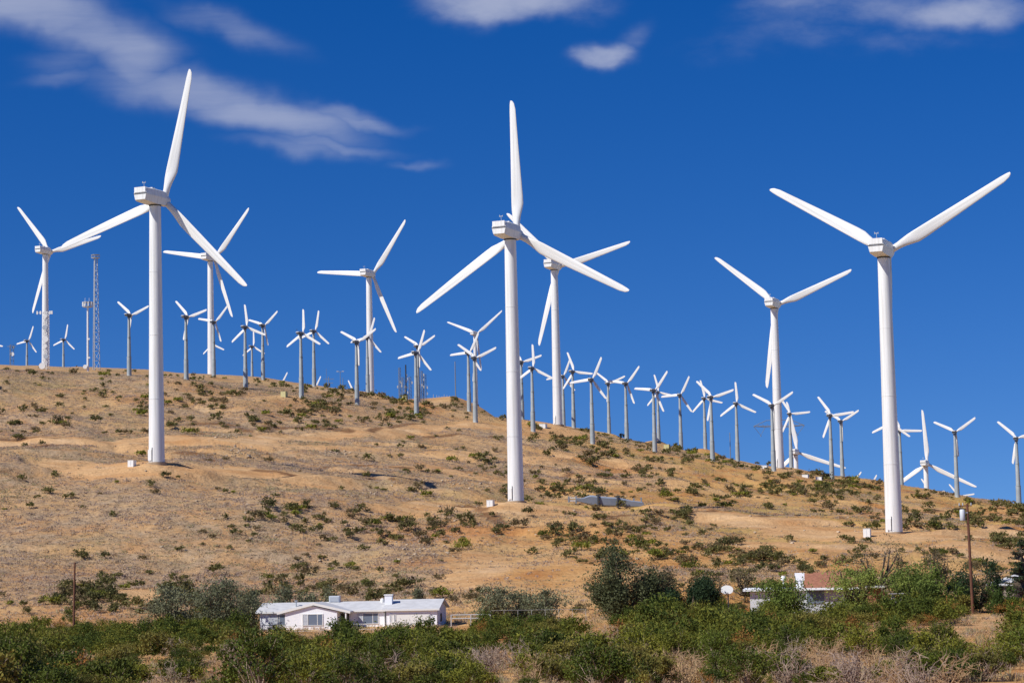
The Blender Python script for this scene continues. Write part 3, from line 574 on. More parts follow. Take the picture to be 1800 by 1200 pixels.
def dead_lines(w, h, g, n=34):
    out = []
    for k in range(n):
        a = g.uniform(0, 2*math.pi); e = g.uniform(.25, 1.4); d = np.array([math.cos(a)*math.cos(e), math.sin(a)*math.cos(e), math.sin(e)]); p = np.array([g.normal()*.08*w, g.normal()*.08*w, 0.]); L_ = (w/2*math.cos(e)+h*math.sin(e))*g.uniform(.6, 1.1)
        pts = [p.copy()]
        for i in range(6):
            d = d+g.normal(size=3)*.30; d /= np.linalg.norm(d); p = p+d*L_/6; p[2] = max(p[2], .03); pts.append(p.copy())
        out.append(pts)
        for c in range(6):
            q = pts[g.integers(2, 6)].copy(); dd = d+g.normal(size=3)*.8; dd /= np.linalg.norm(dd); b = [q.copy()]
            for i in range(3): dd = dd+g.normal(size=3)*.35; dd /= np.linalg.norm(dd); q = q+dd*L_*.09; b.append(q.copy())
            out.append(b)
    return out

# ---------------------------------------------------------------- ranch house
PXM = 243.5/F
house = empty('ranch_house', P(452, 1113, 243.5), R(-6)); tag(house, 'long white single-storey ranch house with pale shingle roofs and a front gable', 'house')
def prism_x(x0, x1, prof): return MB().loft([[(x0, y, z) for y, z in prof], [(x1, y, z) for y, z in prof]], smooth=False)
def prism_y(y0, y1, prof): return MB().loft([[(x, y1, z) for x, z in prof], [(x, y0, z) for x, z in prof]], smooth=False)
def gable(a, b, ze, rise, t=.16): m_ = (a+b)/2; return [(a, ze-t), (m_, ze+rise-t), (b, ze-t), (b, ze), (m_, ze+rise), (a, ze)]
def pent(a, b, ze, rise): m_ = (a+b)/2; return [(a, -1), (b, -1), (b, ze), (m_, ze+rise), (a, ze)]
EZ = 2.45
prism_x(.35, 14.8, pent(0, 7, EZ-.02, .80)).build('wall', M['wwhite'], house)
prism_x(-.1, 15.1, gable(-.32, 7.4, EZ, .92)).build('roof', M['shingle'], house)
prism_y(-2.2, 1.5, pent(3.75, 9.75, EZ-.02, .72)).build('wall', M['wwhite'], house)
fr = prism_y(-2.42, 2.6, gable(2.9, 11.3, EZ-.02, 1.02)).build('front_gable_roof', M['shingle'], house)
def fascia(p0, p1, y, th=.26):
    m_ = MB(); (x0, z0), (x1, z1) = p0, p1; m_.loft([[(x0, y, z0-th), (x0, y+.05, z0-th), (x0, y+.05, z0+.01), (x0, y, z0+.01)], [(x1, y, z1-th), (x1, y+.05, z1-th), (x1, y+.05, z1+.01), (x1, y, z1+.01)]], smooth=False); return m_
fascia((2.88, EZ), (7.1, EZ+1.0), -2.48).build('fascia', M['box'], fr); fascia((7.1, EZ+1.0), (11.32, EZ), -2.48).build('fascia', M['box'], fr)
MB().box((7.5, -.36, EZ-.08), (15.1, .06, .18)).build('eave_board', M['box'], house)
prism_x(15.2, 21.0, pent(-1.0, 6.6, EZ+.02, .82)).build('garage_wall', M['wwhite'], house)
prism_x(14.75, 21.35, gable(-1.3, 7.0, EZ+.06, 1.0)).build('garage_roof', M['shingle'], house)
MB().box((18.05, -1.34, EZ-.02), (6.6, .06, .18)).build('eave_board', M['box'], house)
MB().box((17.9, -1.04, 1.02), (4.6, .05, 2.0)).build('garage_door', M['box'], house)
MB().tube([(10.8, -2.3, -.5), (10.8, -2.3, EZ-.1)], .10, 8).build('porch_post', M['box'], house)
MB().box((10.3, -.2, 1.05), (.9, .1, 2.1)).build('front_door', M['dark'], house)
def window(cx, y, cz, w, hh, side=.26):
    f_ = MB()
    for sx in (-1, 1): f_.box((cx+sx*w/2, y-.03, cz), (.07, .10, hh+.1))
    for sz in (-1, 1): f_.box((cx, y-.032, cz+sz*hh/2), (w, .09, .07))
    for k in (-1, 1): f_.box((cx+k*w*(.5-side), y-.035, cz), (.06, .08, hh))
    f_ = f_.build('window', M['box'], house)
    MB().box((cx, y-.02, cz), (w-.05, .03, hh-.05)).build('pane', M['glass'], f_)
    for k in (-1, 1): MB().box((cx+k*w*(.5-side/2), y-.045, cz), (w*side-.08, .02, hh-.1)).build('curtain', M['curtain'] if k < 0 else M['glass'], f_)
window(2.5, 0, 1.45, 2.1, 1.35, .45); window(6.95, -2.2, 1.55, 2.3, 1.25); window(12.9, 0, 1.5, 2.4, 1.2)
window(15.95, -1.02, 1.5, .7, .9)
MB().box((21.03, 2.2, 1.4), (.06, .9, .9)).build('side_window', M['dark'], house)
ck = MB().box((15.15, 1.2, 3.35), (.85, .8, 1.45)).build('chimney', M['wwhite'], house); MB().box((15.15, 1.2, 4.1), (1.0, .95, .12)).build('chimney_cap', M['box'], ck)
cl = MB().box((8.4, 3.6, 3.68), (1.2, .9, .72)).build('rooftop_cooler', M['can'], house)
MB().box((8.4, 3.13, 3.68), (1.0, .05, .5)).build('cooler_louvre', M['steel'], cl)
MB().tube([(4.2, 1.8, 2.9), (4.2, 1.8, 3.55)], .09, 8).box((4.2, 1.8, 3.6), (.35, .35, .08)).build('vent_pipe', M['steel'], house)
MB().tube([(14.1, 3.0, 3.2), (14.1, 3.0, 3.55), (14.1, 3.0, 3.7)], [.22, .26, .05], 10).build('round_vent', M['box'], house)
def railing(x0, x1, y, z=.95):
    m_ = MB().box(((x0+x1)/2, y, z), (x1-x0, .06, .07)).box(((x0+x1)/2, y, z-.45), (x1-x0, .05, .05))
    n_ = max(int((x1-x0)/.9), 1)
    for k in range(n_+1): m_.box((x0+(x1-x0)*k/n_, y, z/2-.25), (.06, .06, z+.5))
    return m_
railing(1.0, 3.5, -1.6, 1.0).build('porch_railing', M['fence'], house); railing(9.9, 13.2, -2.6, .95).build('porch_railing', M['fence'], house)

house2 = empty('brown_roofed_house', P(1415, 1080, 252), R(-9)); tag(house2, 'low white house with reddish brown hipped roof among the trees at right', 'house')
mb = MB(); mb.box((3.0, 4, 1.2), (5.6, 7, 3.9)); mb.build('wall', M['curtain'], house2)
def hip(x0, x1, y0, y1, ze, rise, inset): 
    m_ = MB(); ym = (y0+y1)/2; V = [(x0, y0, ze-.15), (x1, y0, ze-.15), (x1, y1, ze-.15), (x0, y1, ze-.15), (x0, y0, ze), (x1, y0, ze), (x1, y1, ze), (x0, y1, ze), (x0+inset, ym, ze+rise), (x1-inset, ym, ze+rise)]
    m_.add(V, [(3, 2, 1, 0), (0, 1, 5, 4), (1, 2, 6, 5), (2, 3, 7, 6), (3, 0, 4, 7), (4, 5, 9, 8), (6, 7, 8, 9), (5, 6, 9), (7, 4, 8)]); return m_
rf = hip(.1, 6.6, -.5, 8.2, 3.17, 1.75, 1.0).build('roof', M['brownroof'], house2)
MB().box((3.35, -.54, 3.05), (6.4, .06, .26)).build('eave_board', M['wwhite'], rf)
prism_x(-.7, 3, gable(4.5, 11.5, 3.2, 1.5)).build('rear_roof', M['brownroof'], house2)
MB().box((-2.8, 4.5, .9), (7.4, 6, 3.9)).build('side_wing_wall', M['can'], house2)
MB().box((-3.0, 4.3, 2.98), (8.6, 7.0, .24)).build('flat_roof', M['wwhite'], house2)
MB().box((-.55, 3.0, 4.45), (1.15, .9, .9)).box((-.55, 3.0, 3.55), (.9, .7, .95)).build('chimney', M['wwhite'], house2)
MB().tube([(-2.5, 2.6, 3.0), (-2.5, 2.6, 4.1)], .10, 8).tube([(-2.5, 2.6, 4.1), (-2.5, 2.6, 4.5), (-2.5, 2.6, 4.6)], [.3, .3, .1], 10).build('vent_cap', M['box'], house2)
MB().box((1.3, .46, 2.1), (2.0, .1, 1.6)).build('window', M['glass'], house2)
house3 = empty('small_cream_house', P(1772, 1080, 246), R(8)); tag(house3, 'small cream house with pale low roof at the right edge under the conifer', 'house')
prism_y(0, 6, pent(.4, 6.4, 3.3, .9)).build('wall', M['stucco'], house3); r3 = prism_y(-.6, 6.5, gable(-.1, 6.9, 3.45, 1.0)).build('roof', M['shingle'], house3)
fascia((-.1, 3.47), (3.4, 4.47), -.66, .22).build('fascia', M['box'], r3); fascia((3.4, 4.47), (6.9, 3.47), -.66, .22).build('fascia', M['box'], r3)
MB().box((2.0, -.03, 1.4), (.9, .08, 1.9)).build('door', M['dark'], house3)
p = P(1540, 1072, 250); shed = empty('small_open_shed', p, R(-5)); tag(shed, 'small brown flat-roofed shelter between the bright green trees', 'shed')
MB().box((0, 0, 2.75), (2.2, 2.2, .18)).build('roof', M['tabl'], shed); MB().box((-.1, .5, 1.3), (1.5, 1.0, 2.7)).build('wall', M['brownroof'], shed)
for sx in (-.9, .9): MB().box((sx, -.9, 1.2), (.1, .1, 3.0)).build('post', M['wood'], shed)
p = P(1578, 1066, 240); tb = empty('picnic_table', p, R(10)); tag(tb, 'weathered pale wooden table frame with splayed legs beside the bright trees', 'table')
MB().box((0, 0, 1.5), (1.9, .8, .07)).build('table_top', M['tabl'], tb)
for sx in (-.55, .55): MB().tube([(sx-.45, -.3, -.2), (sx, 0, 1.46)], .07, 5).tube([(sx+.45, -.32, -.2), (sx, -.05, 1.46)], .07, 5).build('leg', M['tabl'], tb)

# ---------------------------------------------------------------- cabinets, stored blade, poles, masts
def cabinet(px, py, wpx, hpx, label, m=M['box'], D=None, sink=.3):
    q = hit([px], [py])[0]; D = q[1]; w = wpx/F*D; hh = hpx/F*D
    c = empty('equipment_cabinet', q, R(-20)); MB().box((0, 0, hh/2-sink/2), (w*.86, w*.8, hh+sink)).build('body', m, c)
    MB().box((0, 0, hh+.03), (w*.92, w*.86, .06)).build('lid', m, c); MB().box((0, -w*.4-.01, hh*.5), (.03, .03, hh*.8)).build('door_gap', M['steel'], c)
    tag(c, label, 'cabinet', 'equipment cabinets')
cabinet(232, 819, 13, 10, 'white cabinet at the foot of the tall left turbine')
cabinet(862.5, 889, 13, 10, 'white cabinet at the foot of the middle tall turbine')
cabinet(1524.5, 943, 14, 14, 'white cabinet at the foot of the nearest right turbine, largest of them')
cabinet(499.5, 697, 11, 9, 'yellow cabinet standing in scrub on the upper slope', M['yellow'])
cabinet(1172.5, 789, 11, 8, 'yellow cabinet on the right slope between small turbines', M['yellow'])
cabinet(712, 704, 9, 8, 'yellow cabinet by the antenna cluster on the crest', M['yellow'])
cabinet(955, 751, 13, 6, 'low white cabinet on the crest left of the ridge-top white tower')
cabinet(1344, 823, 12, 5, 'low white cabinet on the right crest left of the tower pair')
cabinet(1416, 839, 12, 5, 'left one of two low white cabinets on the right crest')
cabinet(1440, 843, 12, 5, 'right one of two low white cabinets on the right crest')

q = hit([1018], [887])[0]; q2 = hit([1128], [894])[0]
sb_ = empty('stored_blade', (q[0], q[1], q[2]+.3), math.atan2(q2[1]-q[1], q2[0]-q[0])*.4); tag(sb_, 'detached grey-shaded turbine blade lying strapped on the ground right of the middle turbine', 'turbine blade')
mb = MB(); rings = []; K = q[1]/F
for px, top, bot in ((1013, 876.5, 882), (1020, 877, 883.5), (1027, 876, 886), (1033, 873.5, 888), (1039, 872, 890), (1050, 873.5, 891.5), (1070, 876, 892.5), (1086, 877, 893), (1095, 879, 893.5), (1110, 883, 894.5), (1124, 885, 895), (1129, 886, 895), (1131, 888, 894)):
    x = (px-1018)*K; zc = (886-(top+bot)/2)*K; hh = (bot-top)*K/2; rings.append([(x, y_*.5-z_*hh*.3, zc+z_*hh) for y_, z_ in ((-1, -.75), (-1, .7), (-.3, 1), (.5, 1), (1, .4), (1, -.6), (.3, -1), (-.5, -1))])
mb.loft(rings, smooth=False).build('blade', M['shadedblade'], sb_)
for px, top, bot in ((1052, 872, 893), (1086, 875, 894.5)):
    x = (px-1018)*K; h_ = (bot-top)*K; MB().box((x, 0, (886-(top+bot)/2)*K), (.28, 2.1, h_)).box((x, 0, (886-top)*K), (.9, 1.3, .22)).build('strap', M['seam'], sb_)
for px, top, bot in ((1000, 873, 884), (1013, 873, 886), (1114, 879, 886), (1127, 878, 886)):
    x = (px-1018)*K; h_ = (bot-top)*K; MB().box((x, 0, (886-(top+bot)/2)*K), (.26, .5, h_)).build('rack_post', M['msteel'], sb_)
MB().box(((1006.5-1018)*K, 0, (886-876)*K), (1.3, .3, .16)).box(((1006.5-1018)*K, 0, (886-881)*K), (1.3, .3, .16)).build('rack_rail', M['can'], sb_)

def ptz(px, py, D): v = P(px, py, D); return v
def wood_pole(base, top, D, rad, label, extra=None, depth=1.5):
    b = P(base[0], base[1], D); t = P(top[0], top[1], D); z0 = float(z_at(b.x, b.y)[0]); o = empty('power_pole', (b.x, b.y, min(z0, b.z))); d = t-o.location
    MB().tube([Vector((0, 0, -.5)), d*.5, d], [rad*1.1, rad, rad*.85], 10).build('pole', M['wood'], o); tag(o, label, 'pole', 'wooden power poles')
    return o, d
o, d = wood_pole((1709, 1045), (1700, 885), 242, .165, 'brown wooden power pole with white transformer can at the lower right')
tr = MB().tube([d+Vector((-.62, -.1, -1.9)), d+Vector((-.62, -.1, -1.85)), d+Vector((-.62, -.1, -.72)), d+Vector((-.62, -.1, -.62))], [.26, .30, .30, .2], 14).build('transformer', M['can'], o)
MB().tube([d+Vector((-.62, -.1, -.6)), d+Vector((-.62, -.1, -.3))], .05, 6).tube([d+Vector((-.8, -.1, -.6)), d+Vector((-.9, -.1, -.15))], .05, 6).build('bushing', M['seam'], tr)
MB().box(d+Vector((-.25, -.1, -1.0)), (.5, .08, .12)).build('bracket', M['steel'], o)
MB().box(d+Vector((-.2, 0, -.22)), (1.5, .1, .12)).build('crossarm', M['wood'], o)
for dx in (-.9, -.5, .45): MB().tube([d+Vector((dx, 0, -.18)), d+Vector((dx, 0, .12))], [.07, .05], 8).build('insulator', M['curtain'], o)
o, d = wood_pole((129, 1108), (131.5, 988), 228, .115, 'rusty brown bare pole standing alone at the lower left')
MB().tube([d+Vector((0, 0, -.1)), d+Vector((.38, 0, .02))], .05, 6).build('arm', M['seam'], o)

b = P(1280.5, 1085, 240); hp = empty('basketball_hoop', b, R(-22)); tag(hp, 'basketball hoop with white fan-shaped backboard rising above green bushes', 'basketball hoop')
kz = 240/F; MB().tube([(0, .15, -.5), (0, .15, 43*kz)], .075, 10).tube([(0, .15, 40*kz), (0, -.18, 46*kz)], .06, 8).build('pole', M['seam'], hp)
pr = []; 
for k in range(25):
    a = math.pi*k/24; pr.append((math.cos(a)*11.2*kz, (49+math.sin(a)*7.2)*kz))
pr += [(-10.2*kz, 44.5*kz), (-6*kz, 41.5*kz), (6*kz, 41.5*kz), (10.2*kz, 44.5*kz)]
MB().loft([[(x, -.20, z) for x, z in pr], [(x, -.25, z) for x, z in pr]], smooth=False).build('backboard', M['box'], hp)
rg = [(math.cos(2*math.pi*k/16)*.23, -.55+math.sin(2*math.pi*k/16)*.23, 43.5*kz) for k in range(17)]; MB().tube(rg, .02, 5).build('rim', M['seam'], hp)

def rail_fence(name, label, pts, D, hgt, step, m, rails, th=.05):
    a = P(*pts[0], D); b = P(*pts[1], D+pts[2]); root = empty(name, (a.x, a.y, a.z)); v = b-a; L_ = math.hypot(v.x, v.y); n_ = int(L_/step)
    for k in range(n_+1):
        q_ = v*(k/n_); MB().box((q_.x, q_.y, q_.z+hgt/2-.4), (th*1.3, th*1.3, hgt+.8)).build('post', m, root)
    for r_ in rails: MB().tube([(0, 0, r_), (v.x, v.y, v.z+r_)], th*.7, 6).build('rail', m, root)
    tag(root, label, 'fence')
rail_fence('rail_fence', 'white rail fence running right from the garage end of the ranch house', [(793, 1093), (862, 1092), 0], 238, .85, 1.5, M['fence'], [.8, .4], .09)
rail_fence('wire_fence', 'thin grey wire fence in front of the grey-green trees right of the ranch house', [(862, 1093), (1030, 1090), 4], 238, 1.3, 1.5, M['fence'], [1.3], .025)
rail_fence('front_fence', 'thin pale post fence in front of the white ranch house', [(470, 1122), (660, 1116), -2], 233, 1.35, 1.9, M['fence'], [1.3, .7], .03)

def lattice(px, top, bot, D, w0, w1, m, name, label, n=None, group=None, legs=3):
    b = P(px, bot, D); z0 = float(z_at(b.x, b.y)[0]); H = P(px, top, D).z-z0; root = empty(name, (b.x, b.y, z0)); n = n or max(int(H/(w0*1.1)), 4); tag(root, label, 'mast', group)
    def c(k, i): w = w0+(w1-w0)*k/n; a = 2*math.pi*i/legs+.4; return Vector((math.cos(a)*w/2, math.sin(a)*w/2, H*k/n-(.5 if k == 0 else 0)))
    r_ = max(.035*w0/1.2, .045); mb = MB()
    for i in range(legs): mb.tube([c(0, i), c(n, i)], r_*1.7, 5)
    mb.build('legs', m, root); mb = MB()
    for k in range(n):
        for i in range(legs):
            mb.tube([c(k, i), c(k+1, (i+1) % legs)], r_, 4, cap=False); mb.tube([c(k+1, i), c(k+1, (i+1) % legs)], r_, 4, cap=False)
    mb.build('bracing', m, root); return root, H
def dish(root, x, z, r_, m, y=-.8):
    rings = [[(x+math.cos(2*math.pi*k/18)*a, y+b_, z+math.sin(2*math.pi*k/18)*a) for k in range(18)] for a, b_ in ((r_, 0), (r_, .25), (r_*.6, .45), (.05, .5))]
    MB().loft(rings).build('dish', m, root)
r_, H = lattice(81, 548, 644, 718, 2.2, 2.1, M['box'], 'dish_mast', 'white lattice mast covered with round dishes and antennas at far left', legs=4, n=11)
for z, a in ((.92, .55), (.72, .8), (.52, 1.05), (.40, .6), (.22, .8)): dish(r_, random.uniform(-.3, .3), z*H, a, M['steel'] if a == .8 else M['box'], -1.5)
dish(r_, -1.1, .06*H, 1.1, M['box'], -1.3)
for x in (-2.9, -1.8, 1.5, 2.1): MB().box((x, -.4, H-.3), (.5, .4, 1.1)).build('antenna', M['box'], r_)
MB().box((-.4, -.4, H-.3), (5.2, .14, .14)).build('antenna_arm', M['box'], r_)
b = P(154.5, 645, 716); z0 = float(z_at(b.x, b.y)[0]); H = P(154.5, 530, 716).z-z0; o = empty('monopole_mast', (b.x, b.y, z0)); tag(o, 'slim white monopole with a round antenna platform and a dish near its foot', 'mast')
MB().tube([(0, 0, -.5), (0, 0, H)], [.42, .28], 14).build('pole', M['box'], o); pf = MB().tube([(0, 0, H-1.9), (0, 0, H-1.75)], 1.7, 16).tube([(0, 0, H-.25), (0, 0, H-.12)], 1.8, 16).build('platform', M['steel'], o)
for k in range(10): a = k*.628; MB().box((math.cos(a)*1.75, math.sin(a)*1.75, H-.9), (.28, .28, 1.5)).build('antenna', M['box'], pf)
for x in (-.9, .5): MB().tube([(x, 0, H), (x, 0, H+1.3)], .05, 5).build('whip', M['box'], pf)
dish(o, -.8, 1.5, .72, M['box'], -.8); MB().box((.45, -.3, 11), (.5, .3, .5)).box((.5, -.3, 4.6), (.6, .3, .5)).build('bracket', M['box'], o)
r_, H = lattice(168.5, 452, 646, 745, 3.0, 1.3, M['steel'], 'lattice_mast', 'tall grey lattice mast with a small platform on top, tallest of the far-left masts')
MB().tube([(0, 0, H-.35), (0, 0, H-.2)], 1.5, 14).tube([(0, 0, H+.75), (0, 0, H+.82)], 1.6, 14).build('platform', M['steel'], r_)
for k in range(8): a = k*.785; MB().tube([(math.cos(a)*1.5, math.sin(a)*1.5, H-.2), (math.cos(a)*1.5, math.sin(a)*1.5, H+.8)], .06, 4).build('post', M['steel'], r_)
r_, H = lattice(20, 606, 648, 880, 2.0, 2.0, M['msteel'], 'antenna_mast', 'short far lattice mast with a dish near the left edge')
dish(r_, .5, H*.55, .85, M['box']); MB().box((0, 0, H-.6), (3.6, .2, .2)).box((.9, -.3, H-1), (1.0, .5, .9)).build('antenna_arm', M['msteel'], r_)
CL = [(703, 646, 1.0, 'leftmost thin mast of the antenna cluster on the crest'), (708.5, 663, 1.2, 'short lattice mast second from left in the antenna cluster'), (714, 641, .5, 'tall thin dark mast in the left half of the antenna cluster'),
      (721, 662, 1.1, 'short lattice mast just left of the twin small turbines by the cluster'), (742, 652, 1.0, 'lattice mast just right of the twin small turbines by the cluster'), (747, 658, 1.3, 'rightmost lattice mast of the antenna cluster on the crest')]
for x, t_, w_, lb in CL:
    r_, H = lattice(x, t_, 703, 726+(x*7) % 5, w_, w_*.8, M['msteel'] if w_ > .6 else M['seam'], 'cluster_mast', lb, group='antenna cluster masts')
    for k in range(3): MB().box((random.choice((-1, 1))*w_*.7, -.4, H*random.uniform(.35, .95)), (.35, .3, .9)).build('antenna', M['fence'] if k else M['steel'], r_)
def thin_pole(px, top, bot, D, rad, label, arms=(), m=M['msteel'], name='utility_pole', heads=0):
    b = P(px, bot, D); z0 = float(z_at(b.x, b.y)[0]); H = P(px, top, D).z-z0; o = empty(name, (b.x, b.y, z0)); MB().tube([(0, 0, -.5), (0, 0, H)], [rad, rad*.7], 8).build('pole', m, o)
    for dz, w in arms: MB().box((0, 0, H-dz), (w, .16, .16)).build('crossarm', m, o)
    for s_ in range(heads): MB().box(((-1 if s_ else 1)*.95, 0, H+.1), (.75, .4, .3)).build('lamp_head', M['steel'], o)
    return tag(o, label, 'pole')
thin_pole(574, 648, 684, 735, .08, 'thinnest of the far poles on the crest, just left of the cross-armed one')
thin_pole(578, 662, 684, 730, .17, 'dark far utility pole with two crossarms on the crest', [(.8, 3.6), (2.2, 3.0)])
thin_pole(598.5, 653, 686, 735, .12, 'far twin-headed lamp post on the crest', [(0, 1.7)], heads=2, name='lamp_post')
thin_pole(603, 664, 688, 730, .14, 'dark plain far pole just right of the twin-headed lamp post')
thin_pole(801, 635, 700, 1040, .30, 'tall dark pole standing on the sandy knoll')
thin_pole(1284, 760, 800, 690, .16, 'thin dark pole on the right crest left of a lone small turbine')
for k, x in enumerate((762, 768, 772, 777, 781, 786, 791, 795)): thin_pole(x, 693+(k*5) % 4, 703, 1038, .16, 'one of a row of short posts on the left end of the sandy knoll', m=M['steel'], name='short_post')['group'] = 'short posts on the knoll'
# power pylon behind the right ridge
D = 1200; b = P(1373, 860, D); z0 = float(z_at(b.x, b.y)[0]); py_ = empty('power_pylon', (b.x, b.y, z0)); tag(py_, 'far lattice power pylon with wide arms, mostly hidden behind the right-hand ridge turbine', 'pylon')
kk = D/F; za = P(1373, 748, D).z-z0; mb = MB()
for sx in (-1, 1):
    for sy in (-1, 1): mb.tube([(sx*5, sy*5, 0), (sx*1.6, sy*1.6, za-12), (sx*1.4, sy*1.4, za+3)], .22, 5)
N_ = 9
for k in range(N_):
    w0_, w1_ = 5-3.5*k/N_, 5-3.5*(k+1)/N_; a0, a1 = za*k/N_, za*(k+1)/N_
    for s_ in (-1, 1): mb.tube([(-w0_, s_*w0_, a0), (w1_, s_*w1_, a1)], .13, 4).tube([(w0_, s_*w0_, a0), (-w1_, s_*w1_, a1)], .13, 4)
mb.build('tower', M['msteel'], py_)
for s_ in (-1, 1):
    L_ = 14.5; m_ = MB().tube([(0, 0, za), (s_*L_, 0, za)], .26, 5).tube([(0, 0, za-1.2), (s_*L_, 0, za)], .2, 5).tube([(s_*L_, 0, za), (s_*7, 0, za+3.2), (0, 0, za+3.2)], .2, 5)
    for k in range(5): m_.tube([(s_*(k*2.6+.6), 0, za), (s_*(k*2.6+1.8), 0, za+1.7-.15*k)], .12, 4)
    m_.build('arm', M['msteel'], py_); MB().tube([(s_*L_, 0, za), (s_*10.5, 0, za-5.2), (s_*7.5, 0, za)], .16, 5).tube([(s_*10.5, 0, za-5.2), (s_*10.5, 0, za-5.9)], .3, 5).build('insulator_string', M['msteel'], py_)

# ---------------------------------------------------------------- trees
def tree(name, label, px, top, wpx, D, leaf, n, seed, trunk_h=.12, cl=30, spread=.11, lsz=.26, group=None, conifer=False, sparse=False):
    g = np.random.default_rng(seed); b = P(px, 1070, D); z0 = float(z_at(b.x, b.y)[0]); H = P(px, top, D).z-z0; w = wpx/F*D
    root = empty(name, (b.x, b.y, z0-.1)); tag(root, label, 'tree', group); C = []
    if conifer:
        lines = [[(0, 0, -.3), (0, 0, H*.5), (0, 0, H*.97)]]
        for k in range(60):
            t = g.uniform(.12, .97); a = g.uniform(0, 6.28); L_ = w/2*(1-t)**.7*g.uniform(.7, 1.15)+.15; e = np.array([math.cos(a)*L_, math.sin(a)*L_, H*t+L_*.12]); s_ = np.array([0, 0, H*t]); lines.append([tuple(s_), tuple(e)])
            m_ = int(n/60); tt = g.uniform(.15, 1.05, (m_, 1)); C.append(s_*(1-tt)+e*tt+g.normal(size=(m_, 3))*[.13, .13, .09])
        C = np.concatenate(C)
    else:
        cc = []
        for k in range(cl*4):
            v = g.normal(size=3); v /= np.linalg.norm(v); r_ = g.uniform(.30, 1.0)**.45; c = v*r_*np.array([w*.44, w*.40, H*(1-trunk_h)*.46]); c[2] += H*(trunk_h+(1-trunk_h)*.5)
            lump = .80+.35*math.sin(v[0]*3.1+seed)+.12*math.cos(v[2]*5+seed*2); 
            if np.linalg.norm(v*r_) > lump*1.02: continue
            cc.append(c)
            if len(cc) >= cl: break
        cc = np.array(cc); k = g.integers(0, len(cc), n); sc_ = g.uniform(.5, 1.35, len(cc))
        if sparse: k = k[:int(n*.6)]
        dv = g.normal(size=(len(k), 3)); C = cc[k]+dv*(sc_[k]*spread)[:, None]*np.array([w, w, H*1.05]); C[:, 2] = np.abs(C[:, 2])+.05
        p1, p2 = np.percentile(C, 1.2, axis=0), np.percentile(C, 98.8, axis=0); tgt0, tgt1 = np.array([-w*.5, -w*.45, H*trunk_h*.3]), np.array([w*.5, w*.45, H*.99]); sc3 = (tgt1-tgt0)/(p2-p1)
        C = (C-p1)*sc3+tgt0; cc = (cc-p1)*sc3+tgt0; C[:, 2] = np.maximum(C[:, 2], .03)
        lines = []; fork = np.array([0, 0, H*max(trunk_h, .12)])
        lines.append([(0, 0, -.3), tuple(fork*.5+g.normal(size=3)*.05), tuple(fork)])
        for c in cc[:24]: mid = fork*.5+c*.5+g.normal(size=3)*[w*.04, w*.04, 0]; lines.append([tuple(fork), tuple(mid), tuple(c)])
    V, Fq_ = leaf_quads(C, lsz*1.15, lsz*.62, g, .5); link(bpy.data.objects.new('crown', np_mesh('crown', V, Fq_, leaf)), root)
    link(bpy.data.objects.new('trunk', twig_mesh('trunk', lines, max(.035*H, .06), M['trunk'])), root)
TG = 'grey-green feathery trees by the ranch house'
tree('tamarisk_tree', 'grey-green feathery tree, leftmost of three left of the white ranch house', 300, 1030, 84, 242, M['tam'], 6500, 1, .06, 34, .085, .24, TG)
tree('tamarisk_tree', 'tallest grey-green feathery tree, left of the white ranch house', 388, 1017, 100, 240, M['tam'], 8500, 2, .06, 38, .08, .24, TG)
tree('tamarisk_tree', 'grey-green feathery tree touching the left end of the white ranch house', 446, 1034, 66, 247, M['tam'], 4500, 3, .06, 26, .09, .24, TG)
tree('tamarisk_tree', 'grey-green feathery tree behind the left roof of the ranch house', 512, 1028, 66, 259, M['tam'], 4500, 4, .06, 26, .09, .24, TG)
tree('tamarisk_tree', 'low grey-green tree behind the ranch house front gable', 562, 1034, 54, 259, M['tam'], 3500, 5, .06, 22, .09, .24, TG)
tree('tamarisk_tree', 'small grey-green tree behind the garage roof of the ranch house', 728, 1032, 40, 264, M['tam'], 2200, 6, .06, 16, .1, .24, TG)
tree('tamarisk_tree', 'pale grey-green tree behind the white rail fence', 868, 1030, 66, 247, M['tam'], 5500, 7, .05, 28, .09, .24, TG)
tree('tamarisk_tree', 'pale grey-green tree between its two neighbours behind the wire fence', 912, 1038, 56, 250, M['tam'], 4000, 8, .05, 24, .09, .24, TG)
tree('tamarisk_tree', 'rightmost grey-green tree behind the wire fence', 958, 1036, 72, 247, M['tam'], 5500, 9, .05, 28, .09, .24, TG)
tree('broad_tree', 'tallest broad grey-green tree in the middle of the tree line', 1100, 966, 118, 250, M['euc'], 17000, 10, .12, 46, .07, .26)
tree('broad_tree', 'brownish green tree leaning against the right of the tallest broad tree', 1152, 1000, 88, 253, M['spt'], 9000, 11, .12, 34, .075, .24)
tree('round_tree', 'dark green rounded tree left of the basketball hoop', 1216, 1016, 92, 242, M['dkt'], 12000, 12, .10, 44, .07, .24)
tree('bushy_tree', 'green bushy tree hiding the left wing of the brown-roofed house', 1378, 1018, 92, 238, M['brt2'], 11000, 13, .08, 36, .085, .22)
tree('bright_tree', 'bright yellow-green tree right of the reddish brown roof', 1503, 992, 92, 241, M['brt'], 6500, 14, .12, 36, .085, .22)
tree('bright_tree', 'bright green tree beside the pale wooden table frame', 1603, 990, 82, 243, M['brt'], 6500, 15, .12, 34, .085, .22)
tree('bright_tree', 'green tree between the wooden table frame and the power pole', 1655, 992, 76, 246, M['brt2'], 6500, 16, .12, 34, .085, .22)
tree('round_tree', 'dark green tree directly behind the power pole with the transformer', 1722, 986, 84, 249, M['dkt'], 7500, 17, .1, 34, .085, .24)
tree('bare_tree', 'sparse brownish tree behind the small shelter, taller than the trees around', 1548, 948, 92, 264, M['spt'], 4200, 18, .2, 40, .06, .22, sparse=True)
